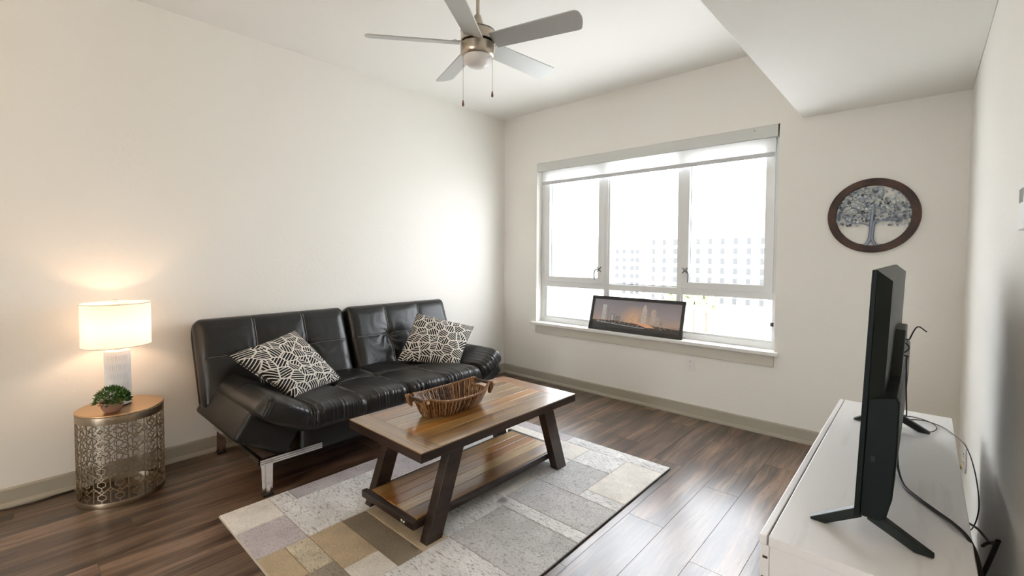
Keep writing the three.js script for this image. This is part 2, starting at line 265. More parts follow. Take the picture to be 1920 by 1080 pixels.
// ------------------------------------------------------------------ sofa
const leather = phy({ color: lin(0.010, 0.0105, 0.0110), roughness: 0.29, bumpMap: rep(leatherBump, 5, 5), bumpScale: 0.0007, specularIntensity: 0.9 });
const leatherBase = phy({ color: lin(0.0085, 0.010, 0.0105), roughness: 0.40, bumpMap: rep(leatherBump, 5, 5), bumpScale: 0.0005, specularIntensity: 0.8 });
const chrome = std({ color: lin(0.72, 0.72, 0.73), metalness: 1, roughness: 0.14 });
const thread = std({ color: lin(0.30, 0.305, 0.31), roughness: 0.7 });
{
  const CZ = 1.925;
  const sofa = thing('sofa', 'black tufted leather sofa bed with split back and chrome legs against the left wall', 'sofa', [0.5, 0, CZ]);
  // --- back: two panels leaning on a hinge; local frame of a panel: X = thickness, Y = height, Z = width
  const lean = Math.atan2(0.20, 0.52), HB = 0.565, backMid = V(0.165, 0.605, 0);
  const toRoom = (v, zc) => { const c = Math.cos(lean), s = Math.sin(lean); return V(backMid.x + v.x * c - v.y * s, backMid.y + v.x * s + v.y * c, zc + v.z); };
  const yt = 0.02;                                                        // height of the cross seam on a panel
  const backDisp = (W, seed) => (x, y, z) => {                            // how far the front of a panel stands out
    const third = W / 3, seams = [-third / 2, third / 2];
    const ds = Math.min(...seams.map((q) => Math.abs(z - q))), dy = Math.abs(y - yt);
    const edge = smooth(0, 0.08, W / 2 - Math.abs(z)) * smooth(0, 0.09, HB / 2 - Math.abs(y));
    let d = 0.020 * edge * (1 - 0.55 * Math.exp(-ds / 0.045)) * (1 - 0.4 * Math.exp(-dy / 0.05));
    d -= 0.004 * Math.exp(-((ds / 0.006) ** 2)) + 0.003 * Math.exp(-((dy / 0.005) ** 2));
    for (const q of seams) {                                              // tufts where the seams cross, with creases running out from each
      const u = z - q, v = y - yt, r = Math.hypot(u, v), a = Math.atan2(v, u);
      d -= 0.022 * Math.exp(-((r / 0.028) ** 2)) + 0.009 * Math.exp(-r / 0.06);
      const w = Math.sin(a * 9 + seed * 1.7 + 3 * Math.sin(r * 30 + seed)) * Math.exp(-r / 0.09) * smooth(0.008, 0.03, r);
      d += 0.0050 * w * (v < 0 ? 1.2 : 0.45);
    }
    const low = smooth(0.02, -0.2, y) * smooth(-HB / 2, -HB / 2 + 0.06, y);
    d += 0.0035 * low * Math.sin(z * 22 + y * 60 * Math.sin(z * 5 + seed) + seed);
    return d;
  };
  const panel = (zc, W, seed) => {
    const f = backDisp(W, seed);
    const g = pad(0.125, HB, W, 0.045, 6, 84, 140, (v, n) => { if (n.x > -0.2) v.x += f(v.x, v.y, v.z) * smooth(0.0, 0.9, n.x); return toRoom(v, zc); });
    const p = sofa.W('back_cushion', g, leather);
    const on = (y, z) => toRoom(V(0.0625 + f(0, y, z) + 0.0008, y, z), zc).toArray();
    const lines = [];
    for (const q of [-W / 6, W / 6]) for (const o of [-0.007, 0.007]) { const pts = []; for (let i = 0; i <= 24; i++) pts.push(on(lerp(-HB / 2 + 0.05, HB / 2 - 0.035, i / 24), q + o)); lines.push(tube(pts, 0.0014, 48, 5)); }
    { const pts = []; for (let i = 0; i <= 40; i++) pts.push(on(yt + 0.006, lerp(-W / 2 + 0.04, W / 2 - 0.04, i / 40))); lines.push(tube(pts, 0.0009, 80, 5)); }
    sofa.W('stitching', lines, thread, p).name;
    sofa.W('back_board', pad(0.05, HB - 0.02, W - 0.012, 0.02, 3, 8, 10, (v) => { v.x -= 0.083; v.y -= 0.012; return toRoom(v, zc); }), leatherBase);
  };
  panel(2.415, 0.962, 1); panel(1.432, 0.962, 4);
  // --- seat pad, one piece that bends up over the two arms
  const HINGE = 0.645, ANG = 0.50, LEN = 0.955;
  const N = 240, path = [];
  { let z = 0, y = 0; const ds = LEN / N; for (let i = 0; i <= N; i++) { const s = i * ds, a = ANG * smooth(HINGE - 0.05, HINGE + 0.10, s); path.push([z, y, a]); z += Math.cos(a) * ds; y += Math.sin(a) * ds; } }
  const bend = (s, h) => { const k = Math.min(Math.abs(s) / LEN * N, N), i = Math.min(Math.floor(k), N - 1), f = k - i, A = path[i], B = path[i + 1]; const z = lerp(A[0], B[0], f), y = lerp(A[1], B[1], f), a = lerp(A[2], B[2], f); return [Math.sign(s || 1) * (z - Math.sin(a) * h), y + Math.cos(a) * h]; };
  const padH = 0.115, XB = 0.26, XF = 0.965, PW = XF - XB, YB = 0.312;
  const seams = [-0.645, -0.322, 0, 0.322, 0.645], xs = 0.56;
  const seatDisp = (x, s) => {                                            // x in the room, s along the pad
    const dsl = seams.map((q) => s - q), ds = Math.min(...dsl.map(Math.abs)), dx = Math.abs(x - xs);
    const edge = smooth(0, 0.05, 0.955 - Math.abs(s));
    let d = 0.028 * edge * (1 - 0.6 * Math.exp(-ds / 0.045)) * (1 - 0.35 * Math.exp(-dx / 0.06));
    d -= 0.005 * Math.exp(-((ds / 0.007) ** 2)) + 0.004 * Math.exp(-((dx / 0.006) ** 2));
    for (const u of dsl.slice(1, 4)) { const r = Math.hypot(u, x - xs), a = Math.atan2(x - xs, u); d -= 0.02 * Math.exp(-((r / 0.03) ** 2)) + 0.008 * Math.exp(-r / 0.06); d += 0.003 * Math.sin(a * 8 + u * 40) * Math.exp(-r / 0.07); }
    return d;
  };
  const gather = (s) => { const ds = Math.min(...seams.map((q) => Math.abs(s - q))); const ph = 2.2 * Math.sin(s * 19) + 1.3 * Math.sin(s * 47 + 1); const vary = 0.5 + 0.5 * Math.sin(s * 31 + 2 * Math.sin(s * 13)); return (Math.sin(s * 270 + ph * 4) * 0.5 + Math.sin(s * 150 + ph * 5) * 0.75) * (0.30 * vary + 0.85 * Math.exp(-ds / 0.055)); };
  const seatG = pad(PW, padH, LEN * 2, 0.052, 56, 12, 560, (v, n) => {
    const x = v.x + (XB + XF) / 2, s = v.z; let h = v.y + padH / 2, px = x;
    const up = smooth(-0.1, 0.6, n.y), front = smooth(0.25, 0.9, n.x);
    h += seatDisp(x, s) * up;
    const zone = smooth(0.70, 0.93, x) * smooth(-0.75, 0.1, n.y);         // gathers over the front roll
    const wv = gather(s) * 0.0060 * zone; h += wv * Math.max(n.y, 0.25); px += wv * Math.max(n.x, 0);
    px += front * (0.018 * (1 - 0.5 * Math.exp(-Math.min(...seams.map((q) => Math.abs(s - q))) / 0.04)));
    const backRound = smooth(0.80, 0.955, Math.abs(s)); px -= 0.03 * backRound * smooth(0.6, 0.95, x);
    const q = bend(s, h); return V(px, YB + q[1], CZ + q[0]);
  });
  const seat = sofa.W('seat_cushion', seatG, leather);
  { const pts = (fn, a, b, n) => Array.from({ length: n + 1 }, (_, i) => fn(lerp(a, b, i / n))), L = [];
    const on = (x, s) => { const q = bend(s, padH + seatDisp(x, s) + 0.0006); return [x, YB + q[1], CZ + q[0]]; };
    for (const q of seams) for (const o of [-0.006, 0.006]) L.push(tube(pts((x) => on(x, q + o), 0.33, 0.84, 20), 0.0013, 40, 5));
    L.push(tube(pts((s) => on(xs + 0.006, s), -0.62, 0.62, 90), 0.0009, 180, 5));
    sofa.W('stitching', L, thread, seat); }
  // --- upholstered base and the two arm boards that tilt up from it
  sofa.W('seat_base', pad(0.70, 0.165, 1.31, 0.025, 12, 6, 40, (v, n) => { v.x += 0.512 + (n.x > 0.5 ? 0.006 * Math.sin(v.z * 9) * smooth(-0.08, 0.05, v.y) : 0); v.y += 0.232; v.z += CZ; return v; }), leatherBase);
  for (const sgn of [1, -1]) {
    const a = 0.555, c = Math.cos(a), s = Math.sin(a), Lb = 0.30, T = 0.168;
    const g = pad(0.70, T, Lb, 0.022, 40, 16, 24, (v) => { const l = v.z + Lb / 2, h = v.y - T / 2; return V(v.x + 0.505, 0.318 + l * s + h * c, CZ + sgn * (0.645 + l * c - h * s)); });
    if (sgn < 0) { const ix = g.index.array; for (let i = 0; i < ix.length; i += 3) { const t = ix[i]; ix[i] = ix[i + 1]; ix[i + 1] = t; } g.computeVertexNormals(); }
    sofa.W('arm_board', g, leatherBase);
  }
  // --- chrome frame: a rail along each end with a return under the front, and a leg at each corner
  for (const sgn of [1, -1]) {
    const z = CZ + sgn * 0.862, y = 0.192;
    const ribs = (a, b, w, h, n, ax) => { const L = []; for (let i = 0; i < n; i++) { const o = (i - (n - 1) / 2) * (h / n); L.push(bar([a[0], a[1] + (ax === 'y' ? o : 0), a[2] + (ax === 'z' ? o : 0)], [b[0], b[1] + (ax === 'y' ? o : 0), b[2] + (ax === 'z' ? o : 0)], ax === 'z' ? h / n * 0.86 : w, ax === 'z' ? w : h / n * 0.8)); } return L; };
    sofa.W('frame_rail', [...ribs([0.10, y, z], [0.878, y, z], 0.020, 0.034, 3, 'y'), ...ribs([0.868, y, z + sgn * 0.01], [0.868, y, z - sgn * 0.32], 0.022, 0.034, 3, 'y'), bar([0.10, y, z], [0.10, y, z - sgn * 0.3], 0.02, 0.03)], chrome);
    for (const [xt, xb] of [[0.858, 0.846], [0.115, 0.07]]) {
      const leg = [], n = 5; for (let i = 0; i < n; i++) { const o = (i - 2) * 0.0092, k = 0.82; leg.push(bar([xt, y - 0.012, z - sgn * (0.03 + o)], [xb, 0.012, z - sgn * (0.035 + o * k)], 0.0078, 0.030 - Math.abs(i - 2) * 0.005)); }
      leg.push(bar([xt - 0.002, y - 0.012, z - sgn * 0.03], [xb - 0.002, 0.012, z - sgn * 0.035], 0.042, 0.018));
      const l = sofa.W('leg', leg, chrome);
      sofa.W('foot_cap', rb(xb - 0.022, xb + 0.022, 0.0005, 0.013, z - sgn * 0.035 - 0.026, z - sgn * 0.035 + 0.026, 0.004), std({ color: lin(0.02, 0.02, 0.02), roughness: 0.6 }), l);
    }
  }
}

// ------------------------------------------------------------------ throw pillows
{
  const S = 1024, seeds = [], G = 6;
  seedState = 777;
  for (let j = 0; j < G; j++) for (let i = 0; i < G; i++) seeds.push([(i + 0.5 + (j % 2 ? 0.25 : -0.25) + rr(-0.3, 0.3)) / G, (j + 0.5 + rr(-0.3, 0.3)) / G, Math.floor(rnd() * 6) * Math.PI / 6 + rr(-0.12, 0.12), rnd()]);
  const pat = tex(S, S, (u, v) => { // white lines round angular cells, each cell hatched its own way
    let d1 = 9, d2 = 9, b, b2;
    for (const s of seeds) { const dx = u - s[0], dy = v - s[1], d = dx * dx + dy * dy; if (d < d1) { d2 = d1; b2 = b; d1 = d; b = s; } else if (d < d2) { d2 = d; b2 = s; } }
    const w = (d2 - d1) / (2 * Math.hypot(b[0] - b2[0], b[1] - b2[1]));
    const ink = [0.045, 0.045, 0.05], cloth = [0.86, 0.84, 0.80];
    const weave = 0.92 + 0.12 * pn(u * 240, v * 240, 240, 240, 4);
    let white = w < 0.0095;
    if (!white) {
      const dx = u - b[0], dy = v - b[1];
      let a = b[2]; if (b[3] > 0.45 && dx * Math.cos(a + Math.PI / 2) + dy * Math.sin(a + Math.PI / 2) > 0) a += Math.PI / 3 * (b[3] > 0.75 ? 1 : 2);
      if (b[3] > 0.45 && Math.abs(dx * Math.cos(b[2] + Math.PI / 2) + dy * Math.sin(b[2] + Math.PI / 2)) < 0.0065) white = true;
      const t = (dx * Math.cos(a) + dy * Math.sin(a)) / 0.036; white = white || (t - Math.floor(t)) > 0.68;
    }
    const c = white ? cloth : ink; return [c[0] * weave, c[1] * weave, c[2] * weave];
  });
  const front = std({ map: pat, roughness: 0.9 }), weaveMat = front;
  const pillow = (label, C, T, flip) => {
    const [d, c, b, a] = C.map((p) => V(...p)), ctr = V().add(a).add(b).add(c).add(d).multiplyScalar(0.25), nrm = V().subVectors(c, d).add(V().subVectors(b, a)).cross(V().subVectors(a, d).add(V().subVectors(b, c))).normalize();
    const base = ctr.clone(); base.y = Math.min(d.y, c.y);
    const o = thing('throw_pillow', label, 'pillow', base.toArray(), 'patterned pillows on the sofa');
    const at = (u, v, side) => { // u, v in -1..1
      const uu = u * (1 - 0.045 * (1 - v * v)), vv = v * (1 - 0.045 * (1 - u * u)), s = (uu + 1) / 2, t = (vv + 1) / 2;
      const p = d.clone().lerp(c, s).lerp(a.clone().lerp(b, s), t);
      const e = Math.pow(Math.max(0, (1 - u * u) * (1 - v * v)), 0.42), wr = 0.004 * Math.sin(u * 7 + v * 5 + T * 90) * e;
      return p.addScaledVector(nrm, side * (T / 2 * e + wr + 0.001));
    };
    const sheet = (side) => { const n = 48, P = [], U = [], I = []; for (let j = 0; j <= n; j++) for (let i = 0; i <= n; i++) { const f = (k) => Math.sin((k / n * 2 - 1) * Math.PI / 2); const u = f(i), v = f(j), p = at(u, v, side); P.push(p.x, p.y, p.z); U.push((u + 1) / 2 * (flip ? -1 : 1), (v + 1) / 2); } for (let j = 0; j < n; j++) for (let i = 0; i < n; i++) { const k = j * (n + 1) + i; side > 0 ? I.push(k, k + 1, k + n + 2, k, k + n + 2, k + n + 1) : I.push(k, k + n + 2, k + 1, k, k + n + 1, k + n + 2); } const g = new THREE.BufferGeometry(); g.setAttribute('position', new THREE.BufferAttribute(new Float32Array(P), 3)); g.setAttribute('uv', new THREE.BufferAttribute(new Float32Array(U), 2)); g.setIndex(I); g.computeVertexNormals(); return g; };
    o.W('cover', [sheet(1), sheet(-1)], front);
    const rim = []; for (let k = 0; k < 160; k++) { const e = Math.floor(k / 40), t = (k % 40) / 20 - 1; rim.push(at(...[[t, -1], [1, t], [-t, 1], [-1, -t]][e], 0).toArray()); }
    o.W('piping', tube(rim, 0.0032, 320, 6, true), std({ color: lin(0.03, 0.03, 0.03), roughness: 0.9 }));
    return o;
  };
  pillow('black and white patterned pillow on the near end of the sofa, beside the table lamp', [[0.69, 0.435, 2.54], [0.50, 0.435, 2.15], [0.33, 0.777, 2.385], [0.50, 0.708, 2.828]], 0.14, false);
  pillow('black and white patterned pillow against the far sofa arm, nearest the window', [[0.40, 0.46, 1.64], [0.766, 0.425, 1.333], [0.60, 0.677, 1.02], [0.30, 0.796, 1.379]], 0.13, true);
}

// ------------------------------------------------------------------ coffee table
{
  const t = thing('coffee_table', 'dark brown wooden coffee table with plank top, slanted legs and low shelf', 'coffee table', [1.59, 0.011, 1.955]);
  const wt = woodTex(300, [0.40, 0.26, 0.13], [0.60, 0.43, 0.235], [0.74, 0.58, 0.36], 1024, 512, 0.62), dk = woodTex(330, [0.12, 0.078, 0.06], [0.19, 0.13, 0.10], [0.25, 0.175, 0.135], 512, 256);
  const wm = [[0.74, 0.73, 0.68], [1.02, 0.84, 0.52], [0.68, 0.74, 0.78], [0.98, 1.12, 1.34], [0.78, 0.62, 0.44]].map((c) => phy({ map: wt, color: lin(...c), roughness: 0.3, bumpMap: grainBump, bumpScale: 0.0002, clearcoat: 0.9, clearcoatRoughness: 0.16 }));
  const dm = phy({ map: dk, roughness: 0.36, bumpMap: grainBump, bumpScale: 0.0004 });
  const x0 = 1.292, x1 = 1.884, z0 = 1.392, z1 = 2.522, yt = 0.457, th = 0.044;
  t.W('tabletop_frame', rb(x0, x1, yt - th, yt - 0.0045, z0, z1, 0.0015), dm);
  const cuts = [x0 + 0.0006, 1.372, 1.445, 1.532, 1.62, 1.692, 1.757, x1 - 0.0006], tones = [4, 0, 2, 3, 1, 0, 2];
  for (let i = 0; i < 7; i++) { const wide = i === 1 || i === 3 || i === 5 ? 0.0024 : 0.0005; t.W('plank', chamferPlank(cuts[i] + 0.0003, cuts[i + 1] - wide, yt - 0.0046, yt, z0 + 0.104, z1 - 0.104, 0.0012, rr(0, 5), rr(0, 5)), wm[tones[i]]); }
  t.W('breadboard_end', chamferPlank(x0 + 0.0006, x1 - 0.0006, yt - 0.0046, yt, z1 - 0.1035, z1 - 0.0006, 0.0012, rr(0, 5), rr(0, 5), 'x'), wm[2]);
  t.W('breadboard_end', chamferPlank(x0 + 0.0006, x1 - 0.0006, yt - 0.0046, yt, z0 + 0.0006, z0 + 0.1025, 0.0012, rr(0, 5), rr(0, 5), 'x'), wm[4]);
  const yb = 0.0115, yl = yt - th;
  for (const [xa, xb] of [[1.785, 1.836], [1.325, 1.376]]) {
    t.W('leg', extZY([[2.372, yb], [2.458, yb], [2.318, yl], [2.232, yl]], xa, xb, 0.002), dm);
    t.W('leg', extZY([[1.412, yb], [1.498, yb], [1.640, yl], [1.554, yl]], xa, xb, 0.002), dm);
  }
  t.W('apron', rb(1.376, 1.785, yl - 0.03, yl, 2.245, 2.29, 0.002, 'x'), dm); t.W('apron', rb(1.376, 1.785, yl - 0.03, yl, 1.58, 1.625, 0.002, 'x'), dm);
  const ys = 0.108, sx0 = 1.352, sx1 = 1.786, sz0 = 1.44, sz1 = 2.455;
  t.W('shelf_frame', [rb(1.376, sx1, ys - 0.034, ys - 0.008, sz0 + 0.02, sz1 - 0.02, 0.002), rb(sx1 - 0.018, sx1 - 0.001, ys - 0.034, ys - 0.001, 1.50, 2.37, 0.002), rb(1.376, 1.392, ys - 0.034, ys - 0.001, 1.50, 2.37, 0.002), rb(1.352, sx1 - 0.001, ys - 0.036, ys - 0.002, 2.462, 2.492, 0.003), rb(1.352, sx1 - 0.001, ys - 0.036, ys - 0.002, 1.385, 1.41, 0.003), rb(1.376, sx1 - 0.001, ys - 0.034, ys - 0.006, 2.40, 2.466, 0.001), rb(1.376, sx1 - 0.001, ys - 0.034, ys - 0.006, 1.408, 1.47, 0.001)], dm);
  const sc = [1.3925, 1.465, 1.53, 1.60, 1.68, sx1 - 0.0185], st = [0, 4, 1, 3, 0];
  for (let i = 0; i < 5; i++) t.W('shelf_plank', chamferPlank(sc[i] + 0.0003, sc[i + 1] - (i === 3 || i === 2 ? 0.0022 : 0.0005), ys - 0.012, ys, 1.412, 2.46, 0.0012, rr(0, 5), rr(0, 5)), wm[st[i]]);
  t.W('bolt', [new THREE.SphereGeometry(0.008, 16, 10).scale(1, 1, 0.5).translate(1.70, ys - 0.02, 2.494), new THREE.SphereGeometry(0.006, 16, 10).translate(1.72, ys - 0.018, 2.494), new THREE.CylinderGeometry(0.010, 0.010, 0.004, 16).rotateX(Math.PI / 2).translate(1.70, ys - 0.02, 2.493)], chrome);
}

// ------------------------------------------------------------------ woven basket
{
  const yT = 0.4585, b = thing('woven_basket', 'oval brown woven basket with two dark wood handles on the coffee table', 'basket', [1.553, yT, 2.072]);
  const strawCol = (k) => std({ color: lin(...[[0.15, 0.06, 0.02], [0.28, 0.135, 0.05], [0.46, 0.29, 0.15], [0.06, 0.024, 0.010]][k]), roughness: 0.38 });
  const L = 0.225, Wd = 0.125, Lb = 0.178, Wb = 0.075;
  const se = (a, n) => [Math.sign(Math.cos(a)) * Math.abs(Math.cos(a)) ** n, Math.sign(Math.sin(a)) * Math.abs(Math.sin(a)) ** n];
  const wall = (a, h) => { const [c, s] = se(a, 0.78), q = Math.pow(h, 0.8), top = 0.082 + 0.03 * Math.pow(Math.abs(c), 3); return [1.553 + s * lerp(Wb, Wd, q), yT + 0.006 + h * top, 2.072 + c * lerp(Lb, L, q)]; };
  const straw = [[], [], [], []], n = 122; seedState = 4242;
  for (let i = 0; i < n; i++) {
    const a = (i + rr(-0.2, 0.2)) / n * Math.PI * 2, c = Math.abs(se(a, 0.78)[0]), hMax = c > 0.93 ? 0.66 : 1, pts = [];
    const ph = rr(0, 6), k = rnd() < 0.7 ? [2, 3, 1, 0][i % 4] : Math.floor(rnd() * 4);
    for (let j = 0; j <= 7; j++) { const h = j / 7 * hMax, w = wall(a + 0.009 * Math.sin(h * 11 + ph), h), o = 0.0014 * Math.sin(h * 17 + ph + (i % 2) * Math.PI); const dx = w[0] - 1.553, dz = w[2] - 2.072, m = Math.hypot(dx, dz); pts.push([w[0] + dx / m * o, w[1], w[2] + dz / m * o]); }
    straw[k].push(tube(pts, rr(0.0040, 0.0056), 14, 6));
  }
  for (let j = 0; j < 5; j++) { const pts = []; for (let i = 0; i < 90; i++) { const a = i / 90 * Math.PI * 2, w = wall(a, 0.08 + j * 0.15), o = 0.0036 * Math.sin(i * 3.7 + j * 2); pts.push([w[0] * 1, w[1] + o, w[2]]); } straw[3].push(tube(pts, 0.0035, 260, 6, true)); }
  straw.forEach((g, k) => b.W('woven_strands', g, strawCol(k)));
  // rim rope, dipping under the handle openings; floor of the basket
  const rope = []; for (let s = 0; s < 3; s++) { const pts = []; for (let i = 0; i < 240; i++) { const a = i / 240 * Math.PI * 2, c = Math.abs(se(a, 0.78)[0]), h = 1 - 0.34 * smooth(0.90, 0.955, c), w = wall(a, h), q = i * 0.75 + s * Math.PI * 2 / 3; const dx = w[0] - 1.553, dz = w[2] - 2.072, m = Math.hypot(dx, dz); pts.push([w[0] + dx / m * 0.004 * Math.cos(q), w[1] + 0.004 * Math.sin(q), w[2] + dz / m * 0.004 * Math.cos(q)]); } rope.push(tube(pts, 0.0034, 720, 6, true)); }
  b.W('rim', rope, strawCol(1));
  b.W('basket_floor', new THREE.CylinderGeometry(1, 1, 0.006, 48).scale(Wb, 1, Lb).translate(1.553, yT + 0.0045, 2.072), strawCol(0));
  { const P = [], I = [], na = 96, nh = 8; for (let j = 0; j <= nh; j++) for (let i = 0; i <= na; i++) { const a = i / na * Math.PI * 2, c = Math.abs(se(a, 0.78)[0]), w = wall(a, j / nh * (1 - 0.36 * smooth(0.90, 0.955, c))); P.push(...w); } for (let j = 0; j < nh; j++) for (let i = 0; i < na; i++) { const k = j * (na + 1) + i; I.push(k, k + 1, k + na + 2, k, k + na + 2, k + na + 1); } const g = new THREE.BufferGeometry(); g.setAttribute('position', new THREE.BufferAttribute(new Float32Array(P), 3)); g.setIndex(I); g.computeVertexNormals(); b.W('inner_wall', g, std({ color: lin(0.085, 0.035, 0.014), roughness: 0.8, side: THREE.DoubleSide })); }
  const hw = std({ color: lin(0.045, 0.018, 0.010), roughness: 0.35 });
  for (const s of [1, -1]) {
    const z = 2.072 + s * (L + 0.003), y = yT + 0.104, x0 = 1.553 - 0.088, x1 = 1.553 + 0.088;
    const h = b.W('handle', [bar([x0, y, z], [x1, y, z], 0.002, 0.002), new THREE.CapsuleGeometry(0.0085, 0.165, 6, 14).rotateZ(Math.PI / 2).translate(1.553, y, z)], hw);
    for (const xx of [x0 - 0.001, x1 + 0.001]) b.W('handle_cap', new THREE.SphereGeometry(0.0088, 14, 10).translate(xx, y, z), strawCol(2), h);
    const loops = []; for (const q of [-1, 1]) for (let k = 0; k < 3; k++) { const x = 1.553 + q * (0.062 + k * 0.0065); loops.push(tube([[x, y - 0.05, z - s * 0.012], [x, y - 0.02, z + s * 0.008], [x, y + 0.009, z + s * 0.006], [x, y + 0.010, z - s * 0.006], [x, y - 0.02, z - s * 0.012], [x, y - 0.05, z - s * 0.016]], 0.0034, 20, 6)); }
    b.W('handle_binding', loops, strawCol(1));
  }
}

// ------------------------------------------------------------------ side table
{
  const cx = 0.235, cz = 3.262, R = 0.183, yt = 0.472;
  const t = thing('side_table', 'round gold metal drum side table with cut-out lattice sides, under the lamp', 'side table', [cx, 0, cz]);
  const gold = std({ color: lin(0.62, 0.42, 0.24), metalness: 1, roughness: 0.36 }), bronze = std({ color: lin(0.42, 0.345, 0.25), metalness: 1, roughness: 0.33 });
  t.W('table_top', lathe([[0, yt], [R - 0.006, yt], [R - 0.001, yt - 0.002], [R + 0.001, yt - 0.006], [R - 0.001, yt - 0.010], [R - 0.006, yt - 0.012], [0, yt - 0.012]], 96).translate(cx, 0, cz), gold);
  const ring = (y0, y1) => lathe([[R - 0.004, y0], [R, y0], [R, y1], [R - 0.004, y1], [R - 0.004, y0]], 96).translate(cx, 0, cz);
  t.W('upper_band', ring(yt - 0.048, yt - 0.013), bronze); t.W('lower_band', ring(0.001, 0.026), bronze);
  const n = 16, rows = 6, y0 = 0.024, y1 = yt - 0.046, h = (y1 - y0) / rows, w = Math.PI * 2 / n;
  const P = (a, y) => [cx + (R - 0.002) * Math.sin(a), y, cz + (R - 0.002) * Math.cos(a)];
  const L = [], seg = (a0, ya, a1, yb, wd = 0.0042) => { // strip of the sheet between two points of the drum
    const A = V(...P(a0, ya)), B = V(...P(a1, yb)), am = (a0 + a1) / 2, nrm = V(Math.sin(am), 0, Math.cos(am)), d = B.clone().sub(A), len = d.length(), dir = d.clone().normalize(), side = V().crossVectors(nrm, dir).normalize(), out = V().crossVectors(dir, side).normalize();
    const g = new THREE.BoxGeometry(wd, 0.003, len + wd * 0.7); g.applyMatrix4(new THREE.Matrix4().makeBasis(side, out, dir)); const c = A.add(B).multiplyScalar(0.5); L.push(g.translate(c.x, c.y, c.z)); };
  for (let i = 0; i < n; i++) {
    const a = i * w, am = a + w / 2, dA = w * 0.16, dY = 0.0085;
    for (let r = 0; r <= rows; r++) {
      const y = y0 + r * h, up = y + 0.006, dn = y - 0.006, m = r > 0 && r < rows;
      if (m) {
        for (const [q, yq] of [[a, up], [am, dn]]) { seg(q - dA, yq, q, yq + dY); seg(q, yq + dY, q + dA, yq); seg(q + dA, yq, q, yq - dY); seg(q, yq - dY, q - dA, yq); }
        seg(a + dA, up, am - dA, dn); seg(am + dA, dn, a + w - dA, up);
      }
      if (r < rows) {
        const ya = (m ? y + 0.006 + dY : y), yb = (r + 1 < rows ? y + h + 0.006 - dY : y + h); seg(a, ya, a, yb);
        const yc = y + h / 2 + (m ? -0.001 : 0), hr = 0.0165, ha = w * 0.235, pts = [[am, yc + hr], [am + ha, yc + hr * 0.5], [am + ha, yc - hr * 0.5], [am, yc - hr], [am - ha, yc - hr * 0.5], [am - ha, yc + hr * 0.5]];
        for (let k = 0; k < 6; k++) seg(pts[k][0], pts[k][1], pts[(k + 1) % 6][0], pts[(k + 1) % 6][1]);
        seg(am, yc + hr, am, r + 1 < rows ? y + h - 0.006 - dY : y + h); seg(am, yc - hr, am, m ? y - 0.006 + dY : y);
      }
    }
  }
  t.W('lattice_side', L, bronze);
}

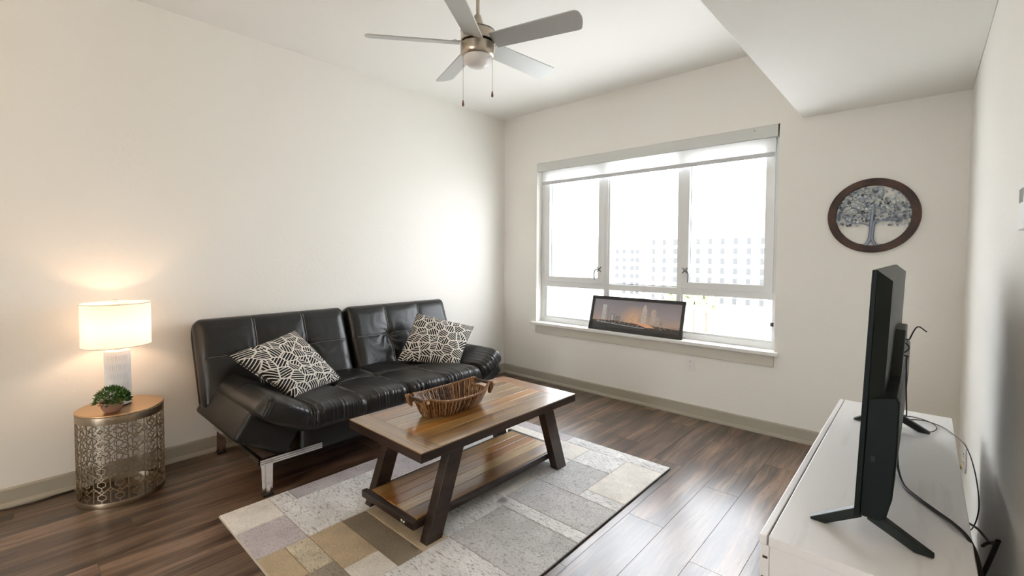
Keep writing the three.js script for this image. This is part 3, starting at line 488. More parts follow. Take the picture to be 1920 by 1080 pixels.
// ------------------------------------------------------------------ table lamp
{
  const cx = 0.215, cz = 3.268, y = 0.4725;
  const t = thing('table_lamp', 'lit table lamp with white drum shade and white ceramic base on gold side table', 'lamp', [cx, y, cz]);
  const dimple = tex(512, 256, (u, v) => { const gx = u * 40, gy = v * 40, ox = (Math.floor(gy) % 2) * 0.5, fx = (gx + ox) % 1 - 0.5, fy = gy % 1 - 0.5, r = Math.hypot(fx, fy); const k = 1 - 0.8 * smooth(0.42, 0.15, r); return [k, k, k]; }, false);
  const ceramic = std({ color: lin(0.80, 0.80, 0.81), roughness: 0.4, bumpMap: dimple, bumpScale: 0.0025 });
  t.W('foot_plate', cyl(cx, y + 0.0003, y + 0.006, cz, 0.054, 0.054, 48), std({ color: lin(0.03, 0.03, 0.03), roughness: 0.5 }));
  t.W('base', lathe([[0, y + 0.006], [0.054, y + 0.006], [0.0555, y + 0.009], [0.0555, y + 0.287], [0.053, y + 0.293], [0.046, y + 0.296], [0.018, y + 0.297], [0, y + 0.297]], 64).translate(cx, 0, cz), ceramic);
  const nickel = std({ color: lin(0.6, 0.58, 0.55), metalness: 1, roughness: 0.3 });
  const ys0 = y + 0.3225, ys1 = ys0 + 0.226, Rs = 0.146;
  t.W('socket', [cyl(cx, y + 0.296, y + 0.335, cz, 0.009, 0.009, 20), cyl(cx, y + 0.333, y + 0.377, cz, 0.016, 0.017, 24)], nickel);
  t.W('harp', [tube([[cx, y + 0.33, cz - 0.02], [cx, y + 0.38, cz - 0.055], [cx, y + 0.47, cz - 0.05], [cx, ys1 - 0.004, cz - 0.008], [cx, ys1 - 0.004, cz + 0.008], [cx, y + 0.47, cz + 0.05], [cx, y + 0.38, cz + 0.055], [cx, y + 0.33, cz + 0.02]], 0.0022, 60, 8), ...[0, 2.094, 4.189].map((a) => bar([cx, ys1 - 0.012, cz], [cx + Math.sin(a) * (Rs - 0.002), ys1 - 0.012, cz + Math.cos(a) * (Rs - 0.002)], 0.003, 0.003))], nickel);
  t.W('finial', lathe([[0, ys1 + 0.018], [0.010, ys1 + 0.018], [0.012, ys1 + 0.012], [0.012, ys1 - 0.004], [0.004, ys1 - 0.008], [0, ys1 - 0.008]], 24).translate(cx, 0, cz), std({ color: lin(0.85, 0.82, 0.76), roughness: 0.4 }));
  const shadeMat = phy({ color: lin(0.88, 0.85, 0.80), roughness: 0.95, transmission: 0.37, thickness: 0, ior: 1.2, side: THREE.DoubleSide });
  const sh = t.W('lamp_shade', new THREE.CylinderGeometry(Rs, Rs, ys1 - ys0, 96, 1, true).translate(cx, (ys0 + ys1) / 2, cz), shadeMat);
  const trimT = (yy) => new THREE.TorusGeometry(Rs, 0.0022, 8, 96).rotateX(Math.PI / 2).translate(cx, yy, cz);
  t.W('shade_trim', [trimT(ys0 + 0.001), trimT(ys1 - 0.001)], std({ color: lin(0.8, 0.74, 0.66), roughness: 0.8 }), sh);
  const by = y + 0.42;
  t.W('bulb', lathe([[0, by + 0.031], [0.012, by + 0.029], [0.024, by + 0.018], [0.03, by], [0.026, by - 0.018], [0.016, by - 0.034], [0.013, by - 0.045], [0, by - 0.045]], 32).translate(cx, 0, cz), std({ color: 0xffffff, emissive: lin(1, 0.72, 0.42), emissiveIntensity: 3, roughness: 0.5 }));
  const light = new THREE.PointLight(lin(1, 0.62, 0.37), LAMP, 0, 2); light.position.set(0, by - y, 0); light.castShadow = true; light.shadow.radius = 1.4; t.add(light); light.name = 'lamp_light';
  const cord = thing('lamp_cord', 'thin dark lamp cord along the baseboard, left of the gold side table', 'cord', [0.06, 0, 3.5]);
  cord.W('cord', tube([[0.034, 0.005, 3.44], [0.040, 0.0045, 3.52], [0.058, 0.0045, 3.585], [0.052, 0.0045, 3.66], [0.034, 0.0045, 3.73], [0.034, 0.0045, 3.9], [0.036, 0.0045, 4.2]], 0.0035, 80, 8), std({ color: lin(0.02, 0.015, 0.012), roughness: 0.5 }));
}

// ------------------------------------------------------------------ small potted plant
{
  const cx = 0.345, cz = 3.31, y = 0.4725;
  const t = thing('potted_plant', 'small green leafy plant in a brown bowl pot, in front of the lamp', 'plant', [cx, y, cz]);
  t.W('pot', lathe([[0, y + 0.0005], [0.024, y + 0.0005], [0.034, y + 0.008], [0.044, y + 0.028], [0.0485, y + 0.054], [0.0455, y + 0.055], [0.043, y + 0.046], [0, y + 0.044]], 48).translate(cx, 0, cz), std({ color: lin(0.36, 0.19, 0.135), roughness: 0.6 }));
  t.W('soil', new THREE.CylinderGeometry(0.043, 0.04, 0.006, 32).translate(cx, y + 0.046, cz), std({ color: lin(0.03, 0.02, 0.013), roughness: 1 }));
  const shades = [[0.030, 0.105, 0.018], [0.06, 0.19, 0.03], [0.12, 0.29, 0.05], [0.016, 0.06, 0.016]]; const sets = [[], [], [], []]; seedState = 99;
  const leaf = new THREE.BufferGeometry(); leaf.setAttribute('position', new THREE.BufferAttribute(new Float32Array([0, 0, 0, 0.34, 0.12, 0.35, 0, -0.03, 0.45, 0, 0, 0, 0, -0.03, 0.45, -0.34, 0.12, 0.35, 0.34, 0.12, 0.35, 0, 0.0, 1, 0, -0.03, 0.45, 0, -0.03, 0.45, 0, 0.0, 1, -0.34, 0.12, 0.35]), 3)); leaf.computeVertexNormals();
  const stems = [];
  for (let i = 0; i < 620; i++) {
    const a = rr(0, Math.PI * 2), e = Math.asin(rr(-0.12, 1)), R = rr(0.82, 1.04), d = V(Math.cos(e) * Math.cos(a), Math.sin(e), Math.cos(e) * Math.sin(a));
    const p = V(cx + d.x * 0.066 * R, y + 0.056 + d.y * 0.070 * R, cz + d.z * 0.066 * R);
    const dir = d.clone().add(V(rr(-0.7, 0.7), rr(-0.3, 0.8), rr(-0.7, 0.7))).normalize(), s = rr(0.013, 0.021);
    const g = leaf.clone().scale(s, s, s).applyQuaternion(new THREE.Quaternion().setFromUnitVectors(V(0, 0, 1), dir)).translate(p.x, p.y, p.z); sets[Math.floor(rnd() * 4)].push(g);
    if (i % 9 === 0) stems.push(bar([cx + d.x * 0.01, y + 0.047, cz + d.z * 0.01], p.toArray(), 0.0012, 0.0012));
  }
  sets.forEach((g, k) => t.W('foliage', g, phy({ color: lin(...shades[k]), roughness: 0.55, side: THREE.DoubleSide })));
  t.W('stem', stems, std({ color: lin(0.07, 0.13, 0.03), roughness: 0.7 }));
}

// ------------------------------------------------------------------ ceiling fan
{
  const cx = 1.628, cz = 1.958, yb = 2.394;
  const t = thing('ceiling_fan', 'brushed nickel ceiling fan with five silver blades, frosted light bowl and two pull chains', 'ceiling fan', [cx, yb, cz]);
  const nickel = phy({ color: lin(0.50, 0.44, 0.36), metalness: 1, roughness: 0.28 }), bladeMat = std({ color: lin(0.50, 0.50, 0.48), metalness: 0.35, roughness: 0.42 }), gap = std({ color: lin(0.02, 0.018, 0.016), roughness: 0.6 });
  const L = (p) => lathe(p, 64).translate(cx, yb, cz);
  t.W('canopy', L([[0.066, 2.739 - yb], [0.066, 0.335], [0.060, 0.300], [0.040, 0.268], [0.022, 0.258], [0, 0.258]]), nickel);
  t.W('canopy_ball', new THREE.SphereGeometry(0.020, 24, 16).translate(cx, yb + 0.256, cz), gap);
  t.W('downrod', cyl(cx, yb + 0.10, yb + 0.262, cz, 0.0095, 0.0095, 24), nickel);
  t.W('coupling_cover', L([[0.0095, 0.152], [0.017, 0.150], [0.019, 0.142], [0.036, 0.082], [0.042, 0.068], [0, 0.066]]), nickel);
  t.W('motor_housing', L([[0, 0.070], [0.075, 0.069], [0.086, 0.066], [0.090, 0.058], [0.090, 0.012], [0.086, 0.010], [0, 0.010]]), nickel);
  t.W('motor_ring', L([[0, 0.010], [0.084, 0.0098], [0.084, -0.001], [0, -0.001]]), gap); t.W('motor_ring', L([[0.0885, 0.0665], [0.0905, 0.0665], [0.0905, 0.063], [0.0885, 0.063]]), gap);
  t.W('light_housing', L([[0, -0.001], [0.088, -0.001], [0.091, -0.004], [0.091, -0.040], [0.088, -0.056], [0.080, -0.066], [0.076, -0.066], [0.074, -0.058], [0, -0.05]]), nickel);
  t.W('light_bowl', L([[0.0765, -0.061], [0.0755, -0.074], [0.069, -0.092], [0.055, -0.107], [0.036, -0.116], [0.016, -0.120], [0, -0.1205]]), std({ color: lin(0.80, 0.77, 0.745), roughness: 0.3 }));
  const blade = () => { // plan outline: square at the root, rounded tip
    const s = new THREE.Shape(), r0 = 0.095, r1 = 0.575, w0 = 0.052, w1 = 0.060;
    s.moveTo(r0, -w0); s.lineTo(r1 - 0.03, -w1); s.quadraticCurveTo(r1 - 0.004, -w1, r1, -w1 + 0.03); s.quadraticCurveTo(r1 + 0.008, 0, r1 - 0.012, w1 - 0.018); s.quadraticCurveTo(r1 - 0.016, w1, r1 - 0.035, w1); s.lineTo(r0, w0); s.closePath();
    const g = new THREE.ExtrudeGeometry(s, { depth: 0.004, bevelEnabled: true, bevelThickness: 0.001, bevelSize: 0.001, bevelSegments: 1, curveSegments: 8 }); g.rotateX(-Math.PI / 2); g.translate(0, -0.003, 0); return g; };
  const iron = () => merge([new THREE.BoxGeometry(0.06, 0.006, 0.046).translate(0.105, 0.005, 0), new THREE.CylinderGeometry(0.006, 0.006, 0.004, 12).translate(0.118, 0.009, 0.014), new THREE.CylinderGeometry(0.006, 0.006, 0.004, 12).translate(0.118, 0.009, -0.014)]);
  for (let i = 0; i < 5; i++) {
    const a = 2.25613 + i * Math.PI * 2 / 5, P = (g) => g.rotateX(-0.3).rotateY(-a).translate(cx, yb + 0.005, cz);
    const b = t.W('blade', P(blade()), bladeMat); t.W('blade_iron', P(iron()), nickel, b);
  }
  const wood = std({ color: lin(0.14, 0.05, 0.02), roughness: 0.4 });
  for (const [dx, dz, len] of [[-0.062, 0.048, 0.235], [0.060, -0.049, 0.190]]) {
    const x = cx + dx, z = cz + dz, y = yb - 0.052, c = t.W('pull_chain', [cyl(x, y - len, y, z, 0.0011, 0.0011, 6), ...Array.from({ length: 30 }, (_, k) => new THREE.SphereGeometry(0.0017, 6, 5).translate(x, y - (k + 0.5) / 30 * len, z)), ...(dx < 0 ? [new THREE.SphereGeometry(0.0035, 10, 8).translate(x, y - 0.055, z)] : [])], nickel);
    t.W('chain_pull', lathe([[0, 0], [0.003, -0.002], [0.004, -0.010], [0.0062, -0.022], [0.0055, -0.030], [0, -0.034]], 16).translate(x, y - len, z), wood, c);
  }
}

// ------------------------------------------------------------------ roller shade
{
  const t = thing('roller_shade', 'white roller shade mostly rolled up behind its white fascia at the top of the window', 'window shade', [1.545, 1.995, -0.03]);
  const fas = std({ color: lin(0.66, 0.665, 0.64), roughness: 0.5 });
  t.W('fascia', [rb(0.46, 2.627, 2.128, 2.213, -0.006, 0.006, 0.003), rb(0.46, 2.627, 2.128, 2.135, -0.014, 0.008, 0.003)], fas);
  for (const xx of [0.462, 2.62]) t.W('end_bracket', rb(xx, xx + 0.005, 2.13, 2.212, -0.065, -0.006, 0.001), fas);
  t.W('screw', new THREE.CylinderGeometry(0.004, 0.004, 0.003, 12).rotateX(Math.PI / 2).translate(2.475, 2.19, 0.0065), darkMetal);
  t.W('roller', new THREE.CylinderGeometry(0.02, 0.02, 2.13, 24).rotateZ(Math.PI / 2).translate(1.545, 2.18, -0.036), whitePaint);
  const fab = phy({ color: lin(0.84, 0.84, 0.83), roughness: 0.95, transmission: 0.22, thickness: 0, ior: 1.2, side: THREE.DoubleSide });
  const g = new THREE.PlaneGeometry(2.10, 0.155, 40, 4); { const p = g.attributes.position; for (let i = 0; i < p.count; i++) p.setZ(i, 0.0015 * Math.sin(p.getX(i) * 6)); g.computeVertexNormals(); }
  t.W('shade_fabric', g.translate(1.555, 2.105, -0.026), fab);
  t.W('hem_bar', rb(0.505, 2.606, 1.995, 2.028, -0.032, -0.020, 0.004), std({ color: lin(0.60, 0.61, 0.62), roughness: 0.5 }));
}

// ------------------------------------------------------------------ framed picture on the sill
{
  const t = thing('framed_picture', 'black framed night picture of a city skyline leaning against the window on the sill', 'picture', [1.53, 0.603, 0.0]);
  const W = 0.886, Hh = 0.318, tilt = Math.asin(0.085 / Hh) ; // leaning back on the window frame
  const P = (g) => g.rotateX(-tilt).translate(1.53, 0.6035, 0.012);
  const black = phy({ color: lin(0.022, 0.023, 0.024), roughness: 0.28 });
  const fw = 0.028, f = (x0, x1, y0, y1) => rb(x0, x1, y0, y1, -0.018, 0.0, 0.003, 'x');
  t.W('frame', P(merge([f(-W / 2, W / 2, 0, fw + 0.008), f(-W / 2, W / 2, Hh - fw, Hh), f(-W / 2, -W / 2 + fw, 0.01, Hh - 0.01), f(W / 2 - fw, W / 2, 0.01, Hh - 0.01)])), black);
  const c = document.createElement('canvas'); c.width = 1024; c.height = 340; const x = c.getContext('2d');
  { const g = x.createLinearGradient(0, 0, 0, 340); g.addColorStop(0, '#8d8a93'); g.addColorStop(0.5, '#a69ca1'); g.addColorStop(0.75, '#c0a798'); g.addColorStop(1, '#4a4348'); x.fillStyle = g; x.fillRect(0, 0, 1024, 340);
    const gl = x.createRadialGradient(520, 225, 5, 520, 225, 190); gl.addColorStop(0, 'rgba(250,190,140,0.85)'); gl.addColorStop(1, 'rgba(250,190,140,0)'); x.fillStyle = gl; x.fillRect(250, 60, 560, 260);
    seedState = 31; const tower = (a, b, top, col, cap) => { x.fillStyle = col; x.fillRect(a, top, b - a, 250 - top); if (cap === 'spire') { x.beginPath(); x.moveTo(a - 2, top + 2); x.lineTo((a + b) / 2 - 12, top - 50); x.lineTo((a + b) / 2, top - 66); x.lineTo((a + b) / 2 + 12, top - 50); x.lineTo(b + 2, top + 2); x.fill(); } if (cap === 'round') { x.beginPath(); x.arc((a + b) / 2, top, (b - a) / 2, Math.PI, 0); x.fill(); }
      for (let yy = top + 4; yy < 245; yy += 6) for (let xx = a + 3; xx < b - 3; xx += 5) { x.fillStyle = rnd() > 0.5 ? 'rgba(255,240,210,0.75)' : 'rgba(70,66,74,0.5)'; x.fillRect(xx, yy, 3, 3); } };
    tower(118, 166, 70, '#c9ccd0'); tower(190, 206, 110, '#8d8b92'); tower(225, 300, 170, '#8b878c'); tower(300, 350, 195, '#7c7478'); tower(352, 395, 215, '#b09a90'); tower(448, 512, 150, '#d9b394'); tower(560, 640, 165, '#c2aa9c'); tower(598, 652, 100, '#d2c8c2', 'spire'); tower(700, 756, 110, '#c8b9b0', 'round'); tower(762, 800, 160, '#b8aaa5'); tower(800, 838, 185, '#a3948f');
    x.fillStyle = '#16171b'; x.beginPath(); x.moveTo(0, 262); x.lineTo(260, 250); x.lineTo(520, 262); x.lineTo(1024, 285); x.lineTo(1024, 340); x.lineTo(0, 340); x.fill();
    for (let i = 0; i < 620; i++) { const a = rr(40, 960), b = 246 + rr(0, 44) + (a > 500 ? 12 : 0); x.fillStyle = ['#f2e2c8', '#e0a070', '#ffffff', '#6b5048', '#2a2420'][Math.floor(rnd() * 5)]; x.fillRect(a, b, rr(2, 9), rr(1, 4)); }
    x.strokeStyle = '#d8dfe6'; x.lineWidth = 5; x.beginPath(); x.moveTo(60, 268); x.bezierCurveTo(260, 292, 460, 300, 640, 306); x.stroke();
    x.fillStyle = '#f0b48e'; x.beginPath(); x.moveTo(520, 246); x.bezierCurveTo(620, 240, 700, 262, 760, 290); x.lineTo(660, 296); x.bezierCurveTo(600, 276, 560, 262, 500, 256); x.fill();
    x.fillStyle = '#e6e6ea'; x.beginPath(); x.moveTo(236, 178); x.lineTo(256, 196); x.lineTo(256, 250); x.lineTo(248, 250); x.lineTo(246, 200); x.fill(); }
  const ct = new THREE.CanvasTexture(c); ct.colorSpace = THREE.SRGBColorSpace;
  t.W('print', P(new THREE.PlaneGeometry(W - 2 * fw + 0.006, Hh - 2 * fw).translate(0, Hh / 2 + 0.003, -0.008)), phy({ map: ct, roughness: 0.3, clearcoat: 1, clearcoatRoughness: 0.02 }));
  t.W('backing', P(new THREE.BoxGeometry(W - 0.012, Hh - 0.012, 0.006).translate(0, Hh / 2, -0.0155)), std({ color: lin(0.1, 0.07, 0.05), roughness: 0.9 }));
}

// ------------------------------------------------------------------ round tree wall art
{
  const cx = 3.164, cy = 1.542, R = 0.232, t = thing('tree_wall_art', 'round wall art of a silver tree in a dark wood ring, right of window', 'wall art', [cx, cy, 0.001]);
  const wt = woodTex(500, [0.15, 0.085, 0.06], [0.235, 0.145, 0.105], [0.32, 0.21, 0.155], 512, 256);
  t.W('ring', lathe([[0.187, 0.004], [R, 0.004], [R, 0.020], [R - 0.003, 0.024], [0.190, 0.024], [0.187, 0.021], [0.187, 0.004]], 96).rotateX(Math.PI / 2).translate(cx, cy, 0.0), std({ map: rep(wt, 6, 0.3), roughness: 0.55 }));
  const tin = [[0.36, 0.41, 0.45], [0.50, 0.54, 0.54], [0.24, 0.28, 0.35], [0.60, 0.62, 0.58], [0.085, 0.10, 0.125]].map((c) => std({ color: lin(...c), metalness: 0.25, roughness: 0.4 }));
  const q = (a) => a.map(([x, y]) => [cx + x, cy + y, 0.014]);
  const limbs = [tube(q([[-0.03, -0.186], [-0.012, -0.15], [-0.006, -0.10], [-0.004, -0.05], [0.0, 0.0], [0.005, 0.07]]), 0.0095, 30, 8), tube(q([[0.02, -0.186], [0.004, -0.15], [0.004, -0.09], [0.010, -0.04]]), 0.009, 24, 8),
    ...[[[-0.004, -0.07], [-0.05, -0.045], [-0.10, -0.04], [-0.15, -0.02]], [[0.004, -0.06], [0.05, -0.03], [0.10, -0.035], [0.155, -0.02]], [[-0.004, -0.04], [-0.045, 0.0], [-0.09, 0.05], [-0.12, 0.07]], [[0.006, -0.03], [0.05, 0.02], [0.09, 0.06], [0.12, 0.06]], [[0, 0], [-0.03, 0.06], [-0.05, 0.12], [-0.04, 0.15]], [[0.004, 0.02], [0.03, 0.08], [0.05, 0.13], [0.05, 0.16]], [[-0.01, -0.17], [-0.04, -0.182], [-0.06, -0.18]], [[0.01, -0.17], [0.035, -0.182], [0.05, -0.182]]].map((p) => tube(q(p), 0.0048, 20, 6))];
  t.W('trunk', limbs, tin[2]);
  const sets = [[], [], [], [], []]; seedState = 2024; let k = 0;
  while (k < 760) {
    const x = rr(-0.186, 0.186), y = rr(-0.065, 0.178), r = Math.hypot(x, y); if (r > 0.186) continue;
    if (y < -0.035 && (Math.abs(x) < 0.05 || rnd() < 0.45)) continue; if (y > 0.10 && x > 0.05 && x < 0.14 && rnd() < 0.75) continue;
    const s = rr(0.012, 0.023), g = new THREE.CylinderGeometry(s * 0.5, s * 0.5, 0.0012, 7).scale(1, 1, rr(0.45, 0.8)).rotateX(Math.PI / 2 + rr(-0.35, 0.35)).rotateY(rr(-0.35, 0.35)).rotateZ(rr(0, 6.28)).translate(cx + x, cy + y, 0.014 + rr(-0.005, 0.008));
    sets[Math.floor(rnd() * 5)].push(g); k++;
  }
  sets.forEach((g, i) => t.W('leaves', g, tin[i]));
}

// ------------------------------------------------------------------ wall plates
{
  const plateMat = std({ color: lin(0.84, 0.83, 0.80), roughness: 0.35 }), slot = std({ color: lin(0.02, 0.02, 0.02), roughness: 0.6 });
  const outlet = (name, label, cx, cy, cz, turn) => {
    const o = thing(name, label, 'outlet', [cx, cy, cz]); o.rotation.y = turn;
    mesh('cover_plate', new RoundedBoxGeometry(0.072, 0.116, 0.006, 3, 0.0028).translate(0, 0, 0.0035), plateMat, o);
    for (const s of [1, -1]) { const r = mesh('receptacle', new RoundedBoxGeometry(0.034, 0.029, 0.003, 2, 0.0014).translate(0, s * 0.0205, 0.0072), plateMat, o); mesh('slots', merge([new THREE.BoxGeometry(0.0022, 0.009, 0.001).translate(-0.007, s * 0.0205 + 0.003, 0.0089), new THREE.BoxGeometry(0.0022, 0.008, 0.001).translate(0.007, s * 0.0205 + 0.003, 0.0089), new THREE.CylinderGeometry(0.0028, 0.0028, 0.001, 12).rotateX(Math.PI / 2).translate(0, s * 0.0205 - 0.008, 0.0089)]), slot, r); }
    mesh('screw', new THREE.CylinderGeometry(0.003, 0.003, 0.002, 12).rotateX(Math.PI / 2).translate(0, 0, 0.0068), plateMat, o); return o;
  };
  outlet('wall_outlet', 'white wall outlet under the window sill on the window wall', 2.046, 0.422, 0.0005, 0);
  outlet('wall_outlet', 'white wall outlet low on the right wall, behind the white console', WX - 0.0005, 0.315, 0.60, -Math.PI / 2);
  const plug = thing('coax_plug', 'small yellow plug by the right wall behind the far end of the white console', 'plug', [WX - 0.03, 0.19, 0.33]);
  mesh('plug_body', new THREE.CylinderGeometry(0.012, 0.014, 0.05, 16).rotateZ(Math.PI / 2), std({ color: lin(0.75, 0.55, 0.08), roughness: 0.45 }), plug); mesh('plug_collar', new THREE.CylinderGeometry(0.017, 0.017, 0.012, 6).rotateZ(Math.PI / 2).translate(0.024, 0, 0), std({ color: lin(0.7, 0.6, 0.35), metalness: 1, roughness: 0.3 }), plug);
  const sw = thing('thermostat', 'small white thermostat on the right wall at the edge of the frame', 'thermostat', [WX - 0.0005, 1.395, 2.19]); sw.rotation.y = -Math.PI / 2;
  mesh('thermostat_body', new RoundedBoxGeometry(0.085, 0.105, 0.022, 3, 0.004).translate(0, 0, 0.0115), plateMat, sw); mesh('display', new RoundedBoxGeometry(0.05, 0.03, 0.002, 2, 0.0009).translate(0, 0.022, 0.0228), std({ color: lin(0.3, 0.33, 0.3), roughness: 0.2 }), sw);
}

// ------------------------------------------------------------------ console and television
{
  const x0 = 3.152, x1 = 3.512, y = 0.65, z0 = 1.182, z1 = 2.522;
  const t = thing('tv_console', 'long white wooden console with distressed edges along the right wall under the television', 'console', [3.332, 0, 1.852]);
  const dist = tex(512, 512, (u, v) => { const s = fbm(u, v, 4, 40, 61, 4), k = 0.965 + 0.03 * (fbm(u, v, 3, 3, 66, 3) - 0.5); const w = 0.03 * smooth(0.6, 0.8, s); return [k - w, k - w * 1.1, k - w * 1.2 + 0.002]; });
  const cm = phy({ map: dist, roughness: 0.32, clearcoat: 0.5, clearcoatRoughness: 0.25 }), wear = std({ color: lin(0.26, 0.20, 0.16), roughness: 0.8 });
  t.W('top_board', [rb(x0 + 0.0185, x1, y - 0.022, y, z0, z1, 0.0018)], cm);
  t.W('top_edge_strip', rb(x0, x0 + 0.0155, y - 0.022, y, z0, z1, 0.0022), cm);
  t.W('side_panel', rb(x0 + 0.02, x1 - 0.002, 0.07, y - 0.0235, z1 - 0.024, z1 - 0.004, 0.002), cm); t.W('side_panel', rb(x0 + 0.02, x1 - 0.002, 0.07, y - 0.0235, z0 + 0.004, z0 + 0.024, 0.002), cm);
  t.W('back_panel', rb(x1 - 0.012, x1 - 0.004, 0.07, y - 0.023, z0 + 0.024, z1 - 0.024, 0.001), cm);
  t.W('bottom_board', rb(x0 + 0.02, x1 - 0.01, 0.07, 0.09, z0 + 0.024, z1 - 0.024, 0.001), cm);
  t.W('face_frame', [rb(x0 + 0.002, x0 + 0.0195, 0.07, y - 0.0235, z1 - 0.046, z1 - 0.004, 0.002), rb(x0 + 0.002, x0 + 0.0195, 0.07, y - 0.0235, z0 + 0.004, z0 + 0.046, 0.002), rb(x0 + 0.002, x0 + 0.0195, y - 0.055, y - 0.0235, z0 + 0.04, z1 - 0.04, 0.002), rb(x0 + 0.002, x0 + 0.0195, 0.07, 0.105, z0 + 0.04, z1 - 0.04, 0.002)], cm);
  const wchips = []; seedState = 5; for (let i = 0; i < 9; i++) { const yy = rr(0.40, 0.62); wchips.push(new THREE.BoxGeometry(rr(0.008, 0.016), rr(0.002, 0.005), 0.0006).translate(x0 + 0.011 + rr(-0.001, 0.001), yy, z1 - 0.0038)); }
  wchips.forEach((g) => t.W('worn_chip', g, wear));
  const kn = std({ color: lin(0.1, 0.09, 0.08), metalness: 0.8, roughness: 0.4 });
  for (let i = 0; i < 3; i++) { const a = z0 + 0.05 + i * 0.4145, b = a + 0.411; const d = t.W('door', [rb(x0 + 0.001, x0 + 0.019, 0.108, y - 0.058, a, b, 0.002), rb(x0 - 0.003, x0 + 0.002, 0.108, 0.158, a, b, 0.002), rb(x0 - 0.003, x0 + 0.002, y - 0.108, y - 0.058, a, b, 0.002), rb(x0 - 0.003, x0 + 0.002, 0.15, y - 0.10, a, a + 0.05, 0.002), rb(x0 - 0.003, x0 + 0.002, 0.15, y - 0.10, b - 0.05, b, 0.002)], cm); t.W('knob', new THREE.SphereGeometry(0.013, 16, 12).translate(x0 - 0.012, 0.38, i === 2 ? a + 0.03 : b - 0.03), kn, d); }
  for (const xx of [x0 + 0.03, x1 - 0.04]) for (const zz of [z0 + 0.04, z1 - 0.04]) t.W('leg', extXY([[xx - 0.022, 0.07], [xx + 0.022, 0.07], [xx + 0.015, 0.0005], [xx - 0.015, 0.0005]], zz - 0.02, zz + 0.02, 0.002), cm);
}
{
  const y0 = 0.65, zc = 1.91, t = thing('television', 'black flat television on two splayed feet on the white console, seen from behind', 'television', [3.34, y0, zc]);
  const blk = phy({ color: lin(0.004, 0.009, 0.008), roughness: 0.42, specularIntensity: 0.3 }), blk2 = phy({ color: lin(0.010, 0.0155, 0.0145), roughness: 0.42, specularIntensity: 0.55 }), glossy = phy({ color: lin(0.004, 0.004, 0.005), roughness: 0.06 });
  const tilt = 0.034, px = 3.3115, py = 0.697, T = (g) => { g.translate(-px, -py, 0); g.rotateZ(-tilt); return g.translate(px, py, 0); };
  const zn = 2.39, zf = 1.43, Ht = 0.558;
  t.W('bezel', T(rb(px, px + 0.0105, py, py + Ht, zf, zn, 0.002)), blk);
  t.W('screen', T(rb(px - 0.0006, px + 0.001, py + 0.02, py + Ht - 0.008, zf + 0.008, zn - 0.008, 0.0003)), glossy);
  { // back shell: a shallow bevelled tray
    const a = px + 0.010, b = px + 0.036, i = 0.022, ya = py + 0.26, yb = py + Ht - 0.001, za = zf + 0.002, zb = zn - 0.002;
    const F = [[a, ya, zb], [a, yb, zb], [a, yb, za], [a, ya, za]], K = [[b, ya, zb - 0.016], [b, yb - i, zb - 0.016], [b, yb - i, za + 0.016], [b, ya, za + 0.016]], P = [], q4 = (p, q, r, s) => P.push(...p, ...q, ...r, ...p, ...r, ...s);
    for (let k = 0; k < 4; k++) { const m = (k + 1) % 4; q4(F[m], F[k], K[k], K[m]); } q4(K[3], K[2], K[1], K[0]); q4(F[0], F[1], F[2], F[3]);
    const g = new THREE.BufferGeometry(); g.setAttribute('position', new THREE.BufferAttribute(new Float32Array(P), 3)); { const ps = g.attributes.position.array; for (let j = 0; j < ps.length; j += 9) for (let c = 0; c < 3; c++) { const tmp = ps[j + 3 + c]; ps[j + 3 + c] = ps[j + 6 + c]; ps[j + 6 + c] = tmp; } } g.computeVertexNormals();
    t.W('back_shell', T(triUV(g)), blk2); }
  { const p = [[px + 0.009, py + 0.004], [px + 0.046, py + 0.004], [px + 0.056, py + 0.014], [px + 0.064, py + 0.06], [px + 0.066, py + 0.16], [px + 0.064, py + 0.275], [px + 0.058, py + 0.286], [px + 0.009, py + 0.272]];
    t.W('electronics_housing', T(extXY(p, zf + 0.004, zn - 0.004, 0.003)), blk); }
  t.W('mount_column', T(extZY([[2.16, py + 0.272], [1.99, py + 0.385], [1.83, py + 0.385], [1.66, py + 0.272]], px + 0.03, px + 0.058, 0.003)), blk2);
  t.W('jack', T(new THREE.BoxGeometry(0.007, 0.012, 0.004).translate(px + 0.026, py + 0.14, zn - 0.0035)), blk2);
  for (const z of [2.365, 1.455]) { // a splayed foot: one bar forward, one longer bar back
    const yl = y0 + 0.0005, f = (xa, xb, ya) => { const s = [[xa, ya], [xa, ya - 0.018], [xb, yl], [xb + (xb < xa ? 0.022 : -0.022), yl], [xb, yl + 0.006]]; return s; };
    const front = extXY([[3.325, 0.712], [3.325, 0.692], [3.257, 0.6505], [3.228, 0.6505], [3.226, 0.655], [3.31, 0.708]].reverse(), z - 0.011, z + 0.011, 0.002), back = extXY([[3.335, 0.706], [3.36, 0.706], [3.448, 0.655], [3.446, 0.6505], [3.416, 0.6505], [3.335, 0.692]].reverse(), z - 0.011, z + 0.011, 0.002);
    t.W('foot', [front, back], blk2);
  }
  const rubber = std({ color: lin(0.012, 0.012, 0.012), roughness: 0.5 });
  const ant = thing('antenna_wire', 'thin black wire coiled round the back of the television with one loose end', 'wire', [3.37, 1.0, 1.9]);
  const coil = []; for (let i = 0; i <= 44; i++) { const a = i / 44 * Math.PI * 4.2, k = i / 44; coil.push([3.369 + 0.017 * Math.cos(a) + 0.004, 1.055 - 0.05 * k + 0.012 * Math.sin(a * 0.5), 1.99 + 0.022 * Math.sin(a)]); }
